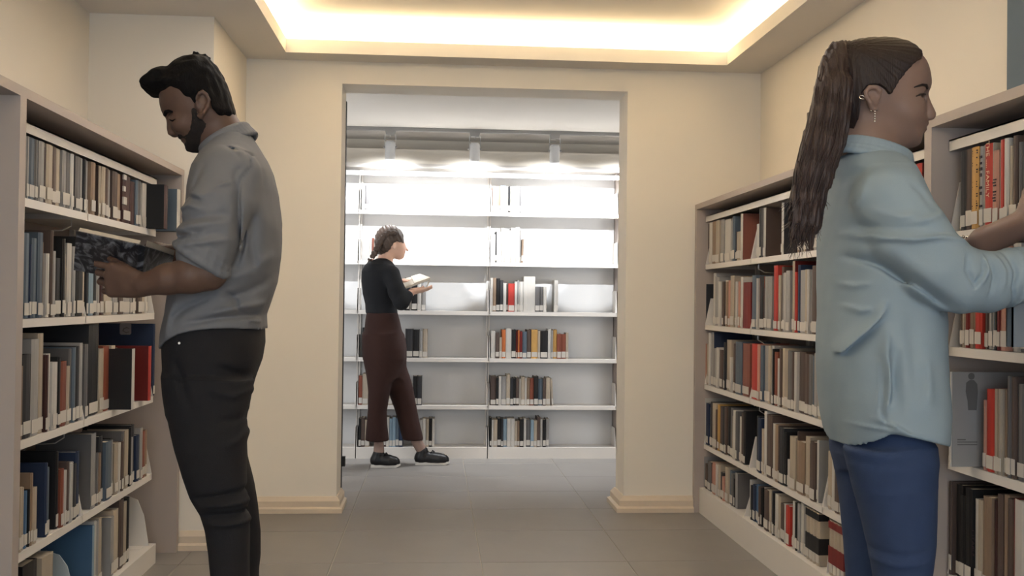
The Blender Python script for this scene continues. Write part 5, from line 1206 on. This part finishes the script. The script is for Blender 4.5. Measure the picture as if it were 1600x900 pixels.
    sdf_obj('sweater', [gs], M_knit, body, 1)
    gt = Grid((w2(553, 600)[0], Y0-.22, w2(600, 700)[2]), (w2(680, 600)[0], Y0+.30, w2(600, 484)[2]), .006)
    gt.loft(st([(488, 573, 621, Y0, .125), (500, 571, 624, Y0, .135), (530, 568, 631, Y0, .15), (545, 568, 633, Y0, .15), (560, 570, 633, Y0, .14), (588, 584, 624, Y0, .08)], Y0), .04)
    gt.loft(st([(525, 569, 615, 6.49, .085), (575, 571, 615, 6.49, .09), (610, 575, 610, 6.49, .088), (640, 575, 604, 6.50, .08), (688, 570.5, 608, 6.54, .085)], Y0), .06, 2.1)
    gt.loft(st([(525, 580, 630, 6.62, .085), (575, 588, 636, 6.62, .09), (610, 606, 646, 6.63, .085), (640, 616, 651, 6.64, .078), (692, 630, 662, 6.66, .08)], Y0), .05, 2.1)
    gt.cutfn(lambda X, Y, Z: (W(600, 690, Y0)[2]-Z))
    gt.offset(wob(27, .004, 36, 8))
    sdf_obj('trousers', [gt], M_rust, body, 1)
    for yy, hx, L in ((6.56, w2(579, 720, 6.56)[0], .19), (6.66, w2(648, 720, 6.66)[0], .225)):
        sr = thing('tmp', (0, 0, 0), '', '') if False else None
        gz = Grid((hx-.03, yy-.06, .0), (hx+L+.02, yy+.06, .13), .0045); shoe(gz, hx, hx+L, yy)
        gz.cutfn(lambda X, Y, Z: .016-Z)
        so = sdf_obj('shoe', [gz], M_shoe, body, 1)
        pr = [(.0, .001), (L-.03, .001), (L-.005, .014), (L-.01, .022), (.0, .020)]
        b = MB().prism(pr, lambda u, v, t: (hx+u+.004, t, v), yy-.030, yy+.030); o = part(b, 'sole', M_sole, body)
        pts = [(hx+L*.45, yy-.02, .078), (hx+L*.5, yy-.03, .092), (hx+L*.56, yy-.01, .085), (hx+L*.5, yy+.02, .09)]
        part(MB().tube(pts, .003, 5), 'lace', M_shoe, body)
    # her open book
    bk_ = thing('book', tuple(W(650, 444, 6.5)), 'open white paged book held by the woman in black sweater', 'book')
    a, b_, c, d = W(622, 455, 6.38), W(672, 437, 6.40), W(656, 431, 6.62), W(628, 439, 6.62)
    up = np.array([0, 0, .010])
    mid0, mid1 = (a+b_)/2-up*.6, (c+d)/2-up*.6
    part(MB().quadbox([a, b_, c, d], (0, 0, -.004)), 'cover', M_dark if False else mat('grey_back_cover', (.60, .60, .60), .6), bk_)
    part(MB().quadbox([a, (a+b_)/2, (c+d)/2, d], (0, 0, .010)), 'page_block', M_page, bk_)
    part(MB().quadbox([(a+b_)/2, b_, c, (c+d)/2], (0, 0, .014)), 'page_block', M_page, bk_)
    part(MB().quadbox([b_+np.array([0, 0, .014]), b_+np.array([0, .0, -.004]), b_+np.array([-.02, .0, -.05]), b_+np.array([-.025, .0, -.045])], (0, .12, 0)), 'loose_pages', M_page, bk_)
    return body
build_reader()
